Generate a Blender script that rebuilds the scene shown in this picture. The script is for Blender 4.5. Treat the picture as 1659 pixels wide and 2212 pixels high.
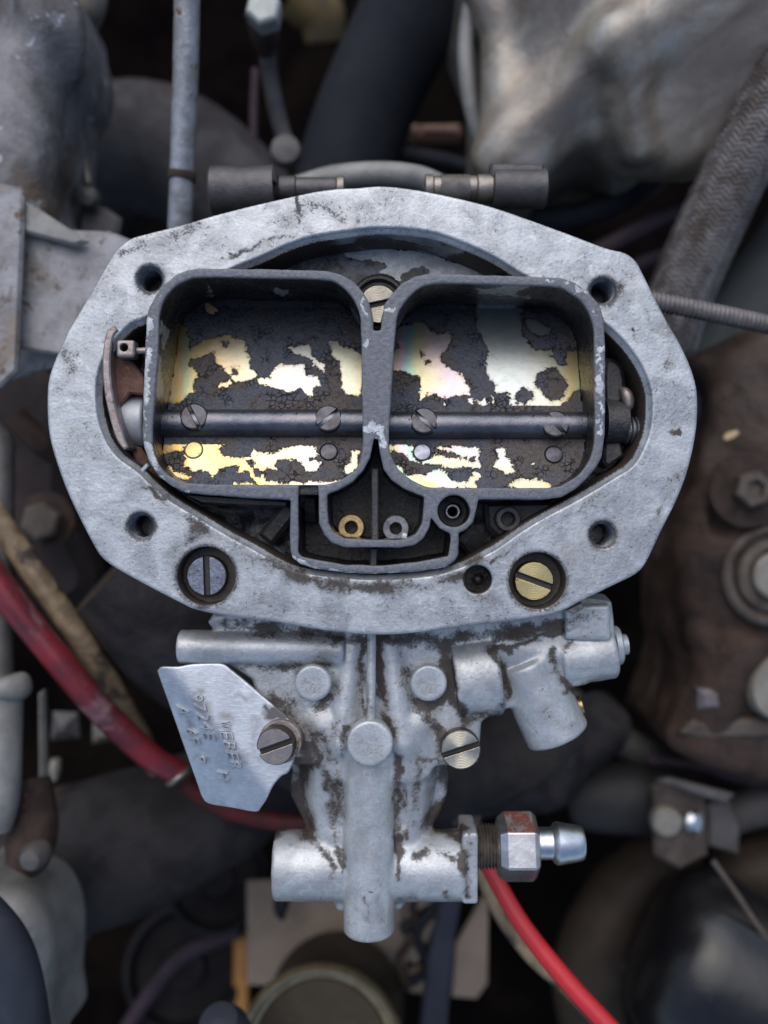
import bpy, math, random
import numpy as np
from mathutils import Vector, Matrix
random.seed(7); np.random.seed(7)
for o in list(bpy.data.objects): bpy.data.objects.remove(o)
SC = bpy.context.scene
COL = SC.collection
R = math.radians

# ------------------------------------------------------------------ camera
H = 190.0                      # camera height above the machined flange face, mm
cam_d = bpy.data.cameras.new('camera'); cam = bpy.data.objects.new('camera', cam_d); COL.objects.link(cam)
cam.location = (0, 0, H*0.001); cam.rotation_euler = (0, 0, 0)
cam_d.sensor_fit = 'VERTICAL'; cam_d.sensor_height = 36.0; cam_d.sensor_width = 27.0
cam_d.lens = 36.0*H/221.2
cam_d.clip_start = 0.005; cam_d.clip_end = 50
cam_d.dof.use_dof = True; cam_d.dof.focus_distance = 0.193; cam_d.dof.aperture_fstop = 7.5
SC.camera = cam
# ------------------------------------------------------------------ world and sun
W = bpy.data.worlds.new('World'); SC.world = W; W.use_nodes = True
nt = W.node_tree; nt.nodes.clear()
sky = nt.nodes.new('ShaderNodeTexSky'); sky.sky_type = 'NISHITA'; sky.sun_disc = False
SUN_EL, SUN_AZ = 52.0, -12.0     # azimuth from +Y (top of the picture), clockwise
sky.sun_elevation = R(SUN_EL); sky.sun_rotation = R(SUN_AZ)
sky.air_density = 1.0; sky.dust_density = 1.8; sky.ozone_density = 1.0
bg = nt.nodes.new('ShaderNodeBackground'); bg.inputs[1].default_value = 0.13
wo = nt.nodes.new('ShaderNodeOutputWorld')
nt.links.new(sky.outputs[0], bg.inputs[0]); nt.links.new(bg.outputs[0], wo.inputs[0])
sd_ = bpy.data.lights.new('sun', 'SUN'); sd_.energy = 1.45; sd_.angle = R(75); sd_.color = (1.0, 0.975, 0.94)
sun = bpy.data.objects.new('sun', sd_); COL.objects.link(sun)
sdir = Vector((math.sin(R(SUN_AZ))*math.cos(R(SUN_EL)), math.cos(R(SUN_AZ))*math.cos(R(SUN_EL)), math.sin(R(SUN_EL))))
sun.rotation_euler = sdir.to_track_quat('Z', 'Y').to_euler()
SC.view_settings.view_transform = 'Standard'; SC.view_settings.look = 'None'
SC.view_settings.exposure = 0.35; SC.view_settings.gamma = 1.0

# ------------------------------------------------------------------ coordinates
# positions are read off the photograph (1659 x 2212 reading) for a given real height z (mm above the flange face)
def kz(z): return (H - z)/H*0.1
def D(x, y, z=0.0): return np.array([(x-829.5)*kz(z), (1106.0-y)*kz(z), z])
def D2(pts, z=0.0): return np.array([[(x-829.5)*kz(z), (1106.0-y)*kz(z)] for x, y in pts])
def topx(P):           # world mm -> reading coordinates
    k = (H - P[:, 2])/H*0.1
    return np.stack([P[:, 0]/k+829.5, 1106.0-P[:, 1]/k], 1)
def cA(p): return [(x/3.024+274.3, y/3.024+521.2) for x, y in p]
def cB(p): return [(x/3.024+795.5, y/3.024+521.2) for x, y in p]
def cC(p): return [(x/3.024+548.6, y/3.024+987.5) for x, y in p]
def cD(p): return [(x/3.780+301.7, y/3.780+1289.2) for x, y in p]
def cE(p): return [(x/2.6297+713.2, y/2.6297+1289.2) for x, y in p]
def cF(p): return [(x/2.3263+548.6, y/2.3263+1673.2) for x, y in p]
def cG(p): return [(x/6.2036+192.0, y/6.2036+685.8) for x, y in p]
def cI(p): return [(x/7.56+356.6, y/7.56+1453.8) for x, y in p]
def cT(p): return [(x/2.749+548.6, y/2.749+466.3) for x, y in p]

def smooth_closed(p, n=6):
    p = np.array(p, float); N = len(p); out = []
    for i in range(N):
        a, b, c, d = p[i-1], p[i], p[(i+1) % N], p[(i+2) % N]
        for t in np.arange(n)/n:
            out.append(0.5*((2*b)+(-a+c)*t+(2*a-5*b+4*c-d)*t*t+(-a+3*b-3*c+d)*t**3))
    return np.array(out)
def smooth_open(p, n=8):
    p = np.array(p, float); N = len(p); out = []
    for i in range(N-1):
        a, b, c, d = p[max(i-1, 0)], p[i], p[i+1], p[min(i+2, N-1)]
        for t in np.arange(n)/n:
            out.append(0.5*((2*b)+(-a+c)*t+(2*a-5*b+4*c-d)*t*t+(-a+3*b-3*c+d)*t**3))
    out.append(p[-1]); return np.array(out)
def poly_sdf(px, py, poly):
    poly = np.asarray(poly, float); N = len(poly)
    d = np.full(px.shape, 1e9); s = np.ones(px.shape)
    for i in range(N):
        vi = poly[i]; vj = poly[i-1]
        e = vj-vi; ee = e@e
        if ee < 1e-12: continue
        wx = px-vi[0]; wy = py-vi[1]
        t = np.clip((wx*e[0]+wy*e[1])/ee, 0, 1)
        d = np.minimum(d, (wx-e[0]*t)**2+(wy-e[1]*t)**2)
        c1 = py >= vi[1]; c2 = py < vj[1]; c3 = e[0]*wy > e[1]*wx
        f = (c1 & c2 & c3) | (~c1 & ~c2 & ~c3)
        s = np.where(f, -s, s)
    return s*np.sqrt(d)
def seg_dist(px, py, pts):
    d = np.full(px.shape, 1e9); pts = np.asarray(pts, float)
    if len(pts) == 1: return np.hypot(px-pts[0][0], py-pts[0][1])
    for a, b in zip(pts[:-1], pts[1:]):
        e = b-a; ee = max(e@e, 1e-9)
        t = np.clip(((px-a[0])*e[0]+(py-a[1])*e[1])/ee, 0, 1)
        d = np.minimum(d, np.hypot(px-a[0]-e[0]*t, py-a[1]-e[1]*t))
    return d
def vnoise(P, size, seed=0):      # cheap smooth value noise, P (n,3) in mm
    rs = np.random.RandomState(seed); T = rs.rand(32, 32, 32)
    Q = P/size; i = np.floor(Q).astype(int); f = Q-i; f = f*f*(3-2*f); r = 0
    for a in (0, 1):
        for b in (0, 1):
            for c in (0, 1):
                w = (f[:, 0] if a else 1-f[:, 0])*(f[:, 1] if b else 1-f[:, 1])*(f[:, 2] if c else 1-f[:, 2])
                r = r+w*T[(i[:, 0]+a) % 32, (i[:, 1]+b) % 32, (i[:, 2]+c) % 32]
    return r*2-1

# ------------------------------------------------------------------ object helpers
BASE = {}
def wloc(o): return BASE.get(o.name, np.zeros(3)) if o else np.zeros(3)
def empty(name, loc, label, cat, group=None):
    o = bpy.data.objects.new(name, None); COL.objects.link(o); o.empty_display_size = 0.005
    o.location = Vector(loc)*0.001; o['label'] = label; o['category'] = cat
    if group: o['group'] = group
    BASE[o.name] = np.array(loc, float); return o
def tag(o, label, cat, group=None):
    o['label'] = label; o['category'] = cat
    if group: o['group'] = group
    return o
def build(name, V, F, mat, parent=None, origin=None, normals=None, attrs=None, smooth=True, uv=None, kind=None, bevel=0, sharp=35):
    V = np.asarray(V, float)
    if origin is None: origin = (V.min(0)+V.max(0))/2
    origin = np.array(origin, float)
    me = bpy.data.meshes.new(name)
    L = (V-origin)*0.001
    if isinstance(F, np.ndarray):
        me.vertices.add(len(L)); me.vertices.foreach_set('co', L.ravel().astype(np.float32))
        n = F.shape[1]; me.loops.add(F.size); me.loops.foreach_set('vertex_index', F.ravel().astype(np.int32))
        me.polygons.add(len(F)); me.polygons.foreach_set('loop_start', np.arange(0, F.size, n, dtype=np.int32))
        me.update(calc_edges=True)
    else:
        me.from_pydata([tuple(v) for v in L], [], F)
    me.materials.append(mat)
    if smooth: me.polygons.foreach_set('use_smooth', np.ones(len(me.polygons), bool))
    if attrs:
        for k, v in attrs.items():
            a = me.attributes.new(k, 'FLOAT', 'POINT'); a.data.foreach_set('value', np.asarray(v, np.float32))
    if uv is not None:
        ul = me.uv_layers.new(name='UVMap'); ul.data.foreach_set('uv', np.asarray(uv, np.float32).ravel())
    me.update()
    if normals is not None:
        me.normals_split_custom_set_from_vertices([tuple(v) for v in normals])
    elif smooth and sharp:
        me.set_sharp_from_angle(angle=R(sharp))
    o = bpy.data.objects.new(name, me); COL.objects.link(o)
    o.location = Vector((origin-wloc(parent))*0.001)
    BASE[o.name] = origin
    if parent: o.parent = parent
    if kind: o['kind'] = kind
    if bevel:
        m = o.modifiers.new('bevel', 'BEVEL'); m.width = bevel*0.001; m.segments = 2; m.limit_method = 'ANGLE'; m.angle_limit = R(40)
    return o

# ---- surface nets over a distance field
def nets(fn, lo, hi, h):
    lo = np.array(lo, float); hi = np.array(hi, float)
    n = np.ceil((hi-lo)/h).astype(int)+1
    xs = [lo[i]+h*np.arange(n[i]) for i in range(3)]
    X, Y, Z = np.meshgrid(*xs, indexing='ij', sparse=True)
    r = fn(X, Y, Z)
    lab = None
    if isinstance(r, tuple): r, lab = r
    v = np.broadcast_to(r, tuple(n)).astype(np.float32).copy()
    v = np.where(v == 0, 1e-5, v)
    for ax in range(3):
        for e in (0, -1):
            sl = [slice(None)]*3; sl[ax] = e; v[tuple(sl)] = np.maximum(v[tuple(sl)], h*0.5)
    ins = v < 0
    nx, ny, nz = v.shape
    cs = np.zeros((nx-1, ny-1, nz-1), np.uint8)
    for a in (0, 1):
        for b in (0, 1):
            for c in (0, 1):
                cs += ins[a:nx-1+a, b:ny-1+b, c:nz-1+c]
    act = (cs > 0) & (cs < 8)
    ci = np.argwhere(act); idx = -np.ones(act.shape, np.int64); idx[act] = np.arange(len(ci))
    P = np.zeros((len(ci), 3)); cnt = np.zeros(len(ci))
    corners = [(a, b, c) for a in (0, 1) for b in (0, 1) for c in (0, 1)]
    for i, A in enumerate(corners):
        for B in corners[i+1:]:
            if sum(abs(p-q) for p, q in zip(A, B)) != 1: continue
            A_ = np.array(A); B_ = np.array(B)
            va = v[tuple((ci+A_).T)]; vb = v[tuple((ci+B_).T)]
            m = (va < 0) != (vb < 0)
            t = np.where(m, va/np.where(m, va-vb, 1), 0)
            P += np.where(m[:, None], A_+t[:, None]*(B_-A_), 0); cnt += m
    P = P/cnt[:, None]+ci
    def samp(vol, Q):
        Q = np.clip(Q, 0, np.array(vol.shape)-1.001); i = np.floor(Q).astype(int); f = Q-i; s = 0
        for a, b, c in corners:
            w = (f[:, 0] if a else 1-f[:, 0])*(f[:, 1] if b else 1-f[:, 1])*(f[:, 2] if c else 1-f[:, 2])
            s = s+w*vol[i[:, 0]+a, i[:, 1]+b, i[:, 2]+c]
        return s
    def grad(Q, e=0.7):
        g = np.stack([samp(v, Q+np.eye(3)[k]*e)-samp(v, Q-np.eye(3)[k]*e) for k in range(3)], 1)/(2*e)
        return g
    for _ in range(2):
        g = grad(P); gg = np.maximum((g*g).sum(1), 1e-3*h*h)
        step = g*(samp(v, P)/gg)[:, None]
        P = P-np.clip(step, -0.35, 0.35)
    g = grad(P, 0.9); N = g/np.maximum(np.linalg.norm(g, axis=1), 1e-9)[:, None]
    faces = []
    for ax in range(3):
        o1, o2 = (ax+1) % 3, (ax+2) % 3
        s0 = [slice(None)]*3; s1 = [slice(None)]*3
        s0[ax] = slice(0, -1); s1[ax] = slice(1, None)
        for o_ in (o1, o2): s0[o_] = slice(1, -1); s1[o_] = slice(1, -1)
        a = ins[tuple(s0)]; b = ins[tuple(s1)]; m = np.argwhere(a != b)
        if len(m) == 0: continue
        m2 = m.copy(); m2[:, o1] += 1; m2[:, o2] += 1
        e1 = np.zeros(3, int); e1[o1] = 1; e2 = np.zeros(3, int); e2[o2] = 1
        q = [idx[tuple((m2-d).T)] for d in (e1+e2, e2, 0*e1, e1)]
        q = np.stack(q, 1); flip = ~a[tuple(m.T)]
        q[flip] = q[flip][:, ::-1]; faces.append(q)
    F = np.concatenate(faces)
    WP = P*h+lo
    L = None
    if lab is not None:
        lab = np.broadcast_to(lab, tuple(n)); c = np.clip(np.round(P).astype(int), 0, n-1); L = lab[tuple(c.T)]
    return WP, F, N, L
def smin(a, b, k):
    h = np.clip(0.5+0.5*(b-a)/k, 0, 1); return b*(1-h)+a*h-k*h*(1-h)
def smax(a, b, k): return -smin(-a, -b, k)
def capcyl(X, Y, Z, a, b, r, rnd=0.5):      # flat-ended cylinder between a and b with rounded rims
    a = np.array(a, float); b = np.array(b, float); L = np.linalg.norm(b-a); d = (b-a)/L
    x, y, z = X-a[0], Y-a[1], Z-a[2]
    t = x*d[0]+y*d[1]+z*d[2]
    q = np.sqrt(np.maximum((x-t*d[0])**2+(y-t*d[1])**2+(z-t*d[2])**2, 0))
    dx = q-(r-rnd); dy = np.abs(t-L/2)-(L/2-rnd)
    return np.minimum(np.maximum(dx, dy), 0)+np.hypot(np.maximum(dx, 0), np.maximum(dy, 0))-rnd
def cone_cap(X, Y, Z, a, b, r1, r2):
    a = np.array(a, float); b = np.array(b, float); L2 = (b-a)@(b-a); e = b-a
    t = np.clip(((X-a[0])*e[0]+(Y-a[1])*e[1]+(Z-a[2])*e[2])/L2, 0, 1)
    return np.sqrt((X-a[0]-e[0]*t)**2+(Y-a[1]-e[1]*t)**2+(Z-a[2]-e[2]*t)**2)-(r1+(r2-r1)*t)
def rbox(X, Y, Z, c, s, rnd=0.5):
    q = [np.abs(v-c[i])-s[i]+rnd for i, v in enumerate((X, Y, Z))]
    return np.sqrt(sum(np.maximum(a, 0)**2 for a in q))+np.minimum(np.maximum(q[0], np.maximum(q[1], q[2])), 0)-rnd
def slab(sd2, Z, z0, z1, rnd=0.5):
    dx = sd2+rnd; dz = np.abs(Z-(z0+z1)/2)-((z1-z0)/2-rnd)
    return np.minimum(np.maximum(dx, dz), 0)+np.hypot(np.maximum(dx, 0), np.maximum(dz, 0))-rnd

# ---- plain shapes
def frame(d):
    d = Vector(d).normalized(); u = d.orthogonal().normalized()
    if abs(d.z) > 0.9: u = Vector((1, 0, 0)); u = (u-d*u.dot(d)).normalized()
    w = d.cross(u); return np.array(u), np.array(w), np.array(d)
def lathe(prof, c, axis=(0, 0, 1), n=48, sides=None, phase=0.0, cap0=True):
    u, w, d = frame(axis); c = np.array(c, float); V = []; F = []; m = len(prof)
    n = sides or n
    for j in range(n):
        a = 2*math.pi*j/n+phase
        for r, h in prof: V.append(c+u*r*math.cos(a)+w*r*math.sin(a)+d*h)
    for j in range(n):
        for i in range(m-1):
            a, b = j*m+i, ((j+1) % n)*m+i
            F.append((a, b, b+1, a+1))
    if cap0 and prof[0][0] > 1e-6: F.append(tuple(reversed([j*m for j in range(n)])))
    if prof[-1][0] > 1e-6: F.append(tuple(j*m+m-1 for j in range(n)))
    return np.array(V), F
def tube(path, radii, n=20, cap=True, smoothn=8, wob=0.0, seed=1):
    path = np.array(path, float); radii = np.broadcast_to(np.array(radii, float), (len(path),))
    Q = smooth_open(np.column_stack([path, radii]), smoothn) if smoothn else np.column_stack([path, radii])
    P = Q[:, :3]; rr = Q[:, 3]; T = np.gradient(P, axis=0); T /= np.linalg.norm(T, axis=1)[:, None]
    u = np.array(frame(T[0])[0]); V = []; s = 0; UV = []
    for i in range(len(P)):
        u = u-T[i]*(u@T[i]); u /= np.linalg.norm(u); w = np.cross(T[i], u)
        if i: s += np.linalg.norm(P[i]-P[i-1])
        for j in range(n):
            a = 2*math.pi*j/n; V.append(P[i]+rr[i]*(u*math.cos(a)+w*math.sin(a)))
        UV.append(s)
    V = np.array(V)
    if wob:
        c = np.repeat(P, n, 0); dirs = V-c; V = c+dirs*(1+wob*vnoise(V, np.mean(rr)*0.9+.1, seed))[:, None]
    F = []; uv = []
    for i in range(len(P)-1):
        for j in range(n):
            k = (j+1) % n
            F.append((i*n+j, i*n+k, (i+1)*n+k, (i+1)*n+j))
            uv += [(j/n, UV[i]), ((j+1)/n, UV[i]), ((j+1)/n, UV[i+1]), (j/n, UV[i+1])]
    if cap:
        F.append(tuple(reversed(range(n)))); F.append(tuple((len(P)-1)*n+j for j in range(n)))
        uv += [(0, 0)]*(2*n)
    return V, F, uv
def prism(poly, z0, z1, b=0.3, tilt=None):
    p = np.array(poly, float)
    A = 0.5*np.sum(p[:, 0]*np.roll(p[:, 1], -1)-np.roll(p[:, 0], -1)*p[:, 1])
    if A < 0: p = p[::-1]
    e = np.roll(p, -1, 0)-p; e /= np.maximum(np.linalg.norm(e, axis=1), 1e-9)[:, None]
    nn = np.stack([e[:, 1], -e[:, 0]], 1); vn = nn+np.roll(nn, 1, 0); vn /= np.maximum((vn*vn).sum(1), 0.5)[:, None]*0.5
    q = p-vn*b; n = len(p); V = []
    for a, z in ((q, z0), (p, z0+b), (p, z1-b), (q, z1)):
        for x, y in a: V.append((x, y, z))
    V = np.array(V); F = [tuple(reversed(range(n))), tuple(3*n+i for i in range(n))]
    for k in range(3):
        for i in range(n): F.append((k*n+i, k*n+(i+1) % n, (k+1)*n+(i+1) % n, (k+1)*n+i))
    if tilt is not None: V[:, 2] += tilt(V[:, 0], V[:, 1])
    return V, F

# ------------------------------------------------------------------ materials
class M:
    def __init__(s, name, rough=0.5, metal=0.0, spec=0.5, coat=0.0):
        s.m = bpy.data.materials.new(name); s.m.use_nodes = True; s.t = s.m.node_tree
        s.b = s.t.nodes['Principled BSDF']; s.b.inputs['Roughness'].default_value = rough
        s.b.inputs['Metallic'].default_value = metal; s.b.inputs['Specular IOR Level'].default_value = spec
        s.b.inputs['Coat Weight'].default_value = coat; s.b.inputs['Coat Roughness'].default_value = 0.12
        s.tc = s.n('ShaderNodeTexCoord'); s.co = s.tc.outputs['Object']
    def n(s, t, **k):
        x = s.t.nodes.new(t)
        for a, b in k.items(): setattr(x, a, b)
        return x
    def l(s, a, b): s.t.links.new(a, b)
    def put(s, x, v):
        if isinstance(v, (int, float)): x.default_value = v
        elif isinstance(v, tuple): x.default_value = v if len(v) == 4 or len(x.default_value) == 3 else (*v, 1)
        else: s.l(v, x)
    def noise(s, size, detail=6, rough=0.6, dist=0.0, vec=None, stretch=None):
        x = s.n('ShaderNodeTexNoise'); x.inputs['Scale'].default_value = 1000.0/size; x.inputs['Detail'].default_value = detail
        x.inputs['Roughness'].default_value = rough; x.inputs['Distortion'].default_value = dist
        v = vec or s.co
        if stretch:
            mp = s.n('ShaderNodeMapping'); mp.inputs['Scale'].default_value = stretch; s.l(v, mp.inputs[0]); v = mp.outputs[0]
        s.l(v, x.inputs['Vector']); return x.outputs['Fac']
    def voro(s, size, feature='DISTANCE_TO_EDGE', rnd=1.0):
        x = s.n('ShaderNodeTexVoronoi', feature=feature); x.inputs['Scale'].default_value = 1000.0/size
        x.inputs['Randomness'].default_value = rnd
        ad = s.n('ShaderNodeVectorMath', operation='ADD'); nn = s.n('ShaderNodeTexNoise'); nn.inputs['Scale'].default_value = 1400.0/size
        sc = s.n('ShaderNodeVectorMath', operation='SCALE'); sc.inputs['Scale'].default_value = size*0.0006
        s.l(s.co, nn.inputs['Vector']); s.l(nn.outputs['Color'], sc.inputs[0]); s.l(s.co, ad.inputs[0]); s.l(sc.outputs[0], ad.inputs[1])
        s.l(ad.outputs[0], x.inputs['Vector']); return x.outputs['Distance']
    def rng(s, v, a, b, lo=0.0, hi=1.0, smooth=False):
        x = s.n('ShaderNodeMapRange', interpolation_type='SMOOTHSTEP' if smooth else 'LINEAR')
        s.put(x.inputs[0], v); x.inputs[1].default_value = a; x.inputs[2].default_value = b
        x.inputs[3].default_value = lo; x.inputs[4].default_value = hi; return x.outputs[0]
    def math(s, op, a, b=0.0, clamp=False):
        x = s.n('ShaderNodeMath', operation=op, use_clamp=clamp); s.put(x.inputs[0], a); s.put(x.inputs[1], b); return x.outputs[0]
    def mix(s, f, a, b, mode='MIX'):
        x = s.n('ShaderNodeMix', data_type='RGBA', blend_type=mode); s.put(x.inputs[0], f); s.put(x.inputs[6], a); s.put(x.inputs[7], b)
        return x.outputs[2]
    def mixf(s, f, a, b):
        x = s.n('ShaderNodeMix', data_type='FLOAT'); s.put(x.inputs[0], f); s.put(x.inputs[2], a); s.put(x.inputs[3], b); return x.outputs[0]
    def attr(s, name): return s.n('ShaderNodeAttribute', attribute_name=name).outputs['Fac']
    def xyz(s, v=None):
        x = s.n('ShaderNodeSeparateXYZ'); s.l(v or s.co, x.inputs[0]); return x.outputs
    def ramp(s, v, stops):
        x = s.n('ShaderNodeValToRGB'); r = x.color_ramp
        while len(r.elements) < len(stops): r.elements.new(0.5)
        for e, (p, c) in zip(r.elements, stops): e.position = p; e.color = (*c, 1)
        s.put(x.inputs[0], v); return x.outputs[0]
    def col(s, v): s.put(s.b.inputs['Base Color'], v)
    def rgh(s, v): s.put(s.b.inputs['Roughness'], v)
    def met(s, v): s.put(s.b.inputs['Metallic'], v)
    def bump(s, h, dist=0.1, strength=1.0, prev=None):
        x = s.n('ShaderNodeBump'); x.inputs['Distance'].default_value = dist*0.001; x.inputs['Strength'].default_value = strength
        s.put(x.inputs['Height'], h)
        if prev: s.l(prev, x.inputs['Normal'])
        s.l(x.outputs[0], s.b.inputs['Normal']); return x.outputs[0]

def simple(name, c1, c2=None, rough=0.5, metal=0.0, size=6.0, bump=0.15, speck=None, spec=0.5, coat=0.0, speck_size=2.5, speck_thr=0.62, rough2=None, c3=None, size3=18):
    m = M(name, rough, metal, spec, coat); c2 = c2 or tuple(v*0.6 for v in c1)
    n1 = m.noise(size, 8, 0.65, 0.4); f = m.rng(n1, 0.36, 0.64, smooth=True)
    c = m.mix(f, c1, c2)
    if c3: c = m.mix(m.rng(m.noise(size3, 5, 0.6, 0.5), 0.52, 0.66, smooth=True), c, c3)
    if speck:
        sp = m.rng(m.noise(speck_size, 8, 0.75, 0.3), speck_thr, speck_thr+0.05); c = m.mix(sp, c, speck)
    m.col(c)
    m.rgh(m.mixf(m.noise(size*0.7, 6, 0.6), rough*0.8, rough2 or min(rough*1.25, 1)))
    m.bump(m.noise(size*0.25, 8, 0.7), bump)
    return m.m

def mat_cast(name='cast_aluminium', light=(0.47, 0.49, 0.51), dark=(0.30, 0.315, 0.335), dirtc=(0.028, 0.021, 0.018), crack=True, metal=0.5, stain=0.60):
    m = M(name, 0.45, metal, 0.5)
    big = m.rng(m.noise(9, 6, 0.6, 0.6), 0.35, 0.65, smooth=True)
    c = m.mix(big, light, dark)
    fine = m.rng(m.noise(0.7, 6, 0.75), 0.42, 0.68, smooth=True)
    c = m.mix(m.math('MULTIPLY', fine, 0.28), c, (0.19, 0.195, 0.21))
    # pale worn flecks
    c = m.mix(m.math('MULTIPLY', m.rng(m.noise(3.1, 8, 0.7, 0.8), 0.56, 0.66), 0.38), c, (0.66, 0.68, 0.70))
    warm = m.rng(m.noise(15, 5, 0.6, 0.3), 0.55, 0.75, smooth=True)
    c = m.mix(m.math('MULTIPLY', warm, 0.5), c, (0.30, 0.265, 0.22))
    sc1 = m.rng(m.noise(1.6, 6, 0.7, 0.2, stretch=(0.16, 1.6, 1)), 0.56, 0.66); sc2 = m.rng(m.noise(2.0, 6, 0.7, 0.2, stretch=(1.5, 0.2, 1)), 0.60, 0.70)
    zone = m.rng(m.noise(13, 3, 0.5), 0.44, 0.6)
    c = m.mix(m.math('MULTIPLY', m.math('MULTIPLY', sc1, zone), 0.30), c, (0.13, 0.125, 0.125))
    c = m.mix(m.math('MULTIPLY', sc2, 0.22), c, (0.66, 0.68, 0.70))
    if crack:        # thin etched worm lines, in patches
        v = m.rng(m.voro(1.7), 0.0, 0.065, 1.0, 0.0)
        patch = m.rng(m.noise(9, 4, 0.5, 0.5), 0.42, 0.56)
        cr = m.math('MULTIPLY', m.math('MULTIPLY', v, patch), m.rng(m.noise(1.0, 3, 0.6), 0.52, 0.58))
        c = m.mix(m.math('MULTIPLY', cr, 0.8), c, (0.07, 0.065, 0.065))
    at = m.attr('dirt')
    n1 = m.noise(2.4, 9, 0.75, 0.5); n2 = m.noise(0.55, 7, 0.7)
    soft = m.math('MULTIPLY', m.rng(m.math('ADD', m.math('MULTIPLY', at, 0.80), m.math('MULTIPLY', m.noise(4, 8, 0.75), 0.60)), 0.38, 1.0), 0.80)
    c = m.mix(soft, c, m.mix(m.rng(m.noise(6, 5, 0.6), 0.4, 0.6), (0.085, 0.066, 0.050), (0.15, 0.125, 0.095)))
    hs = m.math('ADD', m.math('ADD', m.math('MULTIPLY', at, 0.50), m.math('MULTIPLY', n1, 0.62)), m.math('MULTIPLY', n2, 0.58))
    hard = m.rng(hs, stain+0.195, stain+0.33)
    c = m.mix(m.math('MULTIPLY', hard, 0.93), c, m.mix(m.rng(m.noise(1.3, 6, 0.7), 0.42, 0.62), dirtc, (0.060, 0.043, 0.032)))
    sp = m.rng(m.noise(0.75, 5, 0.6), 0.655, 0.69)
    c = m.mix(m.math('MULTIPLY', sp, m.rng(m.noise(8, 3, 0.5), 0.4, 0.6, 0.15, 0.9)), c, (0.04, 0.038, 0.04))
    pit = m.rng(m.noise(3.4, 4, 0.55, 0.4), 0.715, 0.73); c = m.mix(m.math('MULTIPLY', pit, 0.8), c, (0.11, 0.105, 0.10))
    m.col(c)
    m.met(m.mixf(hard, metal, 0.0))
    m.rgh(m.mixf(hard, m.mixf(m.noise(2.2, 6, 0.6), 0.24, 0.58), 0.55))
    h1 = m.math('ADD', m.math('MULTIPLY', m.noise(0.7, 6, 0.6), 0.5), m.math('MULTIPLY', m.noise(3.0, 6, 0.6), 1.0))
    b1 = m.bump(h1, 0.15)
    m.bump(hard, 0.09, 1.0, b1)
    return m.m
MAT_CAST = mat_cast()
MAT_COVER = mat_cast('cast_aluminium_cover', light=(0.52, 0.54, 0.55), dark=(0.38, 0.395, 0.41), crack=False, stain=0.585, metal=0.42)

def mat_rim():
    m = M('rim_paint', 0.5)
    bare = m.attr('bare'); top = m.attr('top')
    n1 = m.noise(1.9, 8, 0.68, 0.6)
    msk = m.rng(m.math('ADD', bare, m.math('MULTIPLY', m.math('SUBTRACT', n1, 0.5), 1.8)), 0.50, 0.54)
    # black varnish below the rim, slate coat on the land, bare alloy where chipped
    slate = m.mix(m.rng(m.noise(1.0, 7, 0.7), 0.4, 0.62), (0.150, 0.156, 0.178), (0.098, 0.10, 0.116))
    slate = m.mix(m.rng(m.noise(0.5, 3, 0.6), 0.66, 0.69), slate, (0.3, 0.31, 0.33))
    black = m.mix(m.rng(m.noise(4, 8, 0.7), 0.45, 0.62), (0.012, 0.011, 0.012), (0.035, 0.028, 0.024))
    alloy = m.mix(m.rng(m.noise(2, 6, 0.65), 0.4, 0.6), (0.52, 0.54, 0.56), (0.34, 0.355, 0.38))
    side = m.mix(m.rng(m.math('ADD', m.attr('wallbare'), m.math('MULTIPLY', m.math('SUBTRACT', m.noise(3.2, 8, 0.7, 0.5), 0.5), 1.7)), 0.62, 0.66), black, (0.27, 0.25, 0.21))
    c = m.mix(top, side, m.mix(msk, slate, alloy))
    m.col(c)
    m.met(m.math('MULTIPLY', m.math('MULTIPLY', msk, top), 0.4))
    m.rgh(m.mixf(top, m.mixf(m.noise(2, 5), 0.12, 0.42), m.mixf(m.noise(2, 5), 0.36, 0.6)))
    b = m.bump(m.math('ADD', m.noise(0.9, 6, 0.6), m.math('MULTIPLY', m.noise(0.35, 4, 0.6), 0.35)), 0.28)
    m.bump(m.math('MULTIPLY', msk, top), -0.10, 1.0, b)
    return m.m
MAT_RIM = mat_rim()

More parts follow.
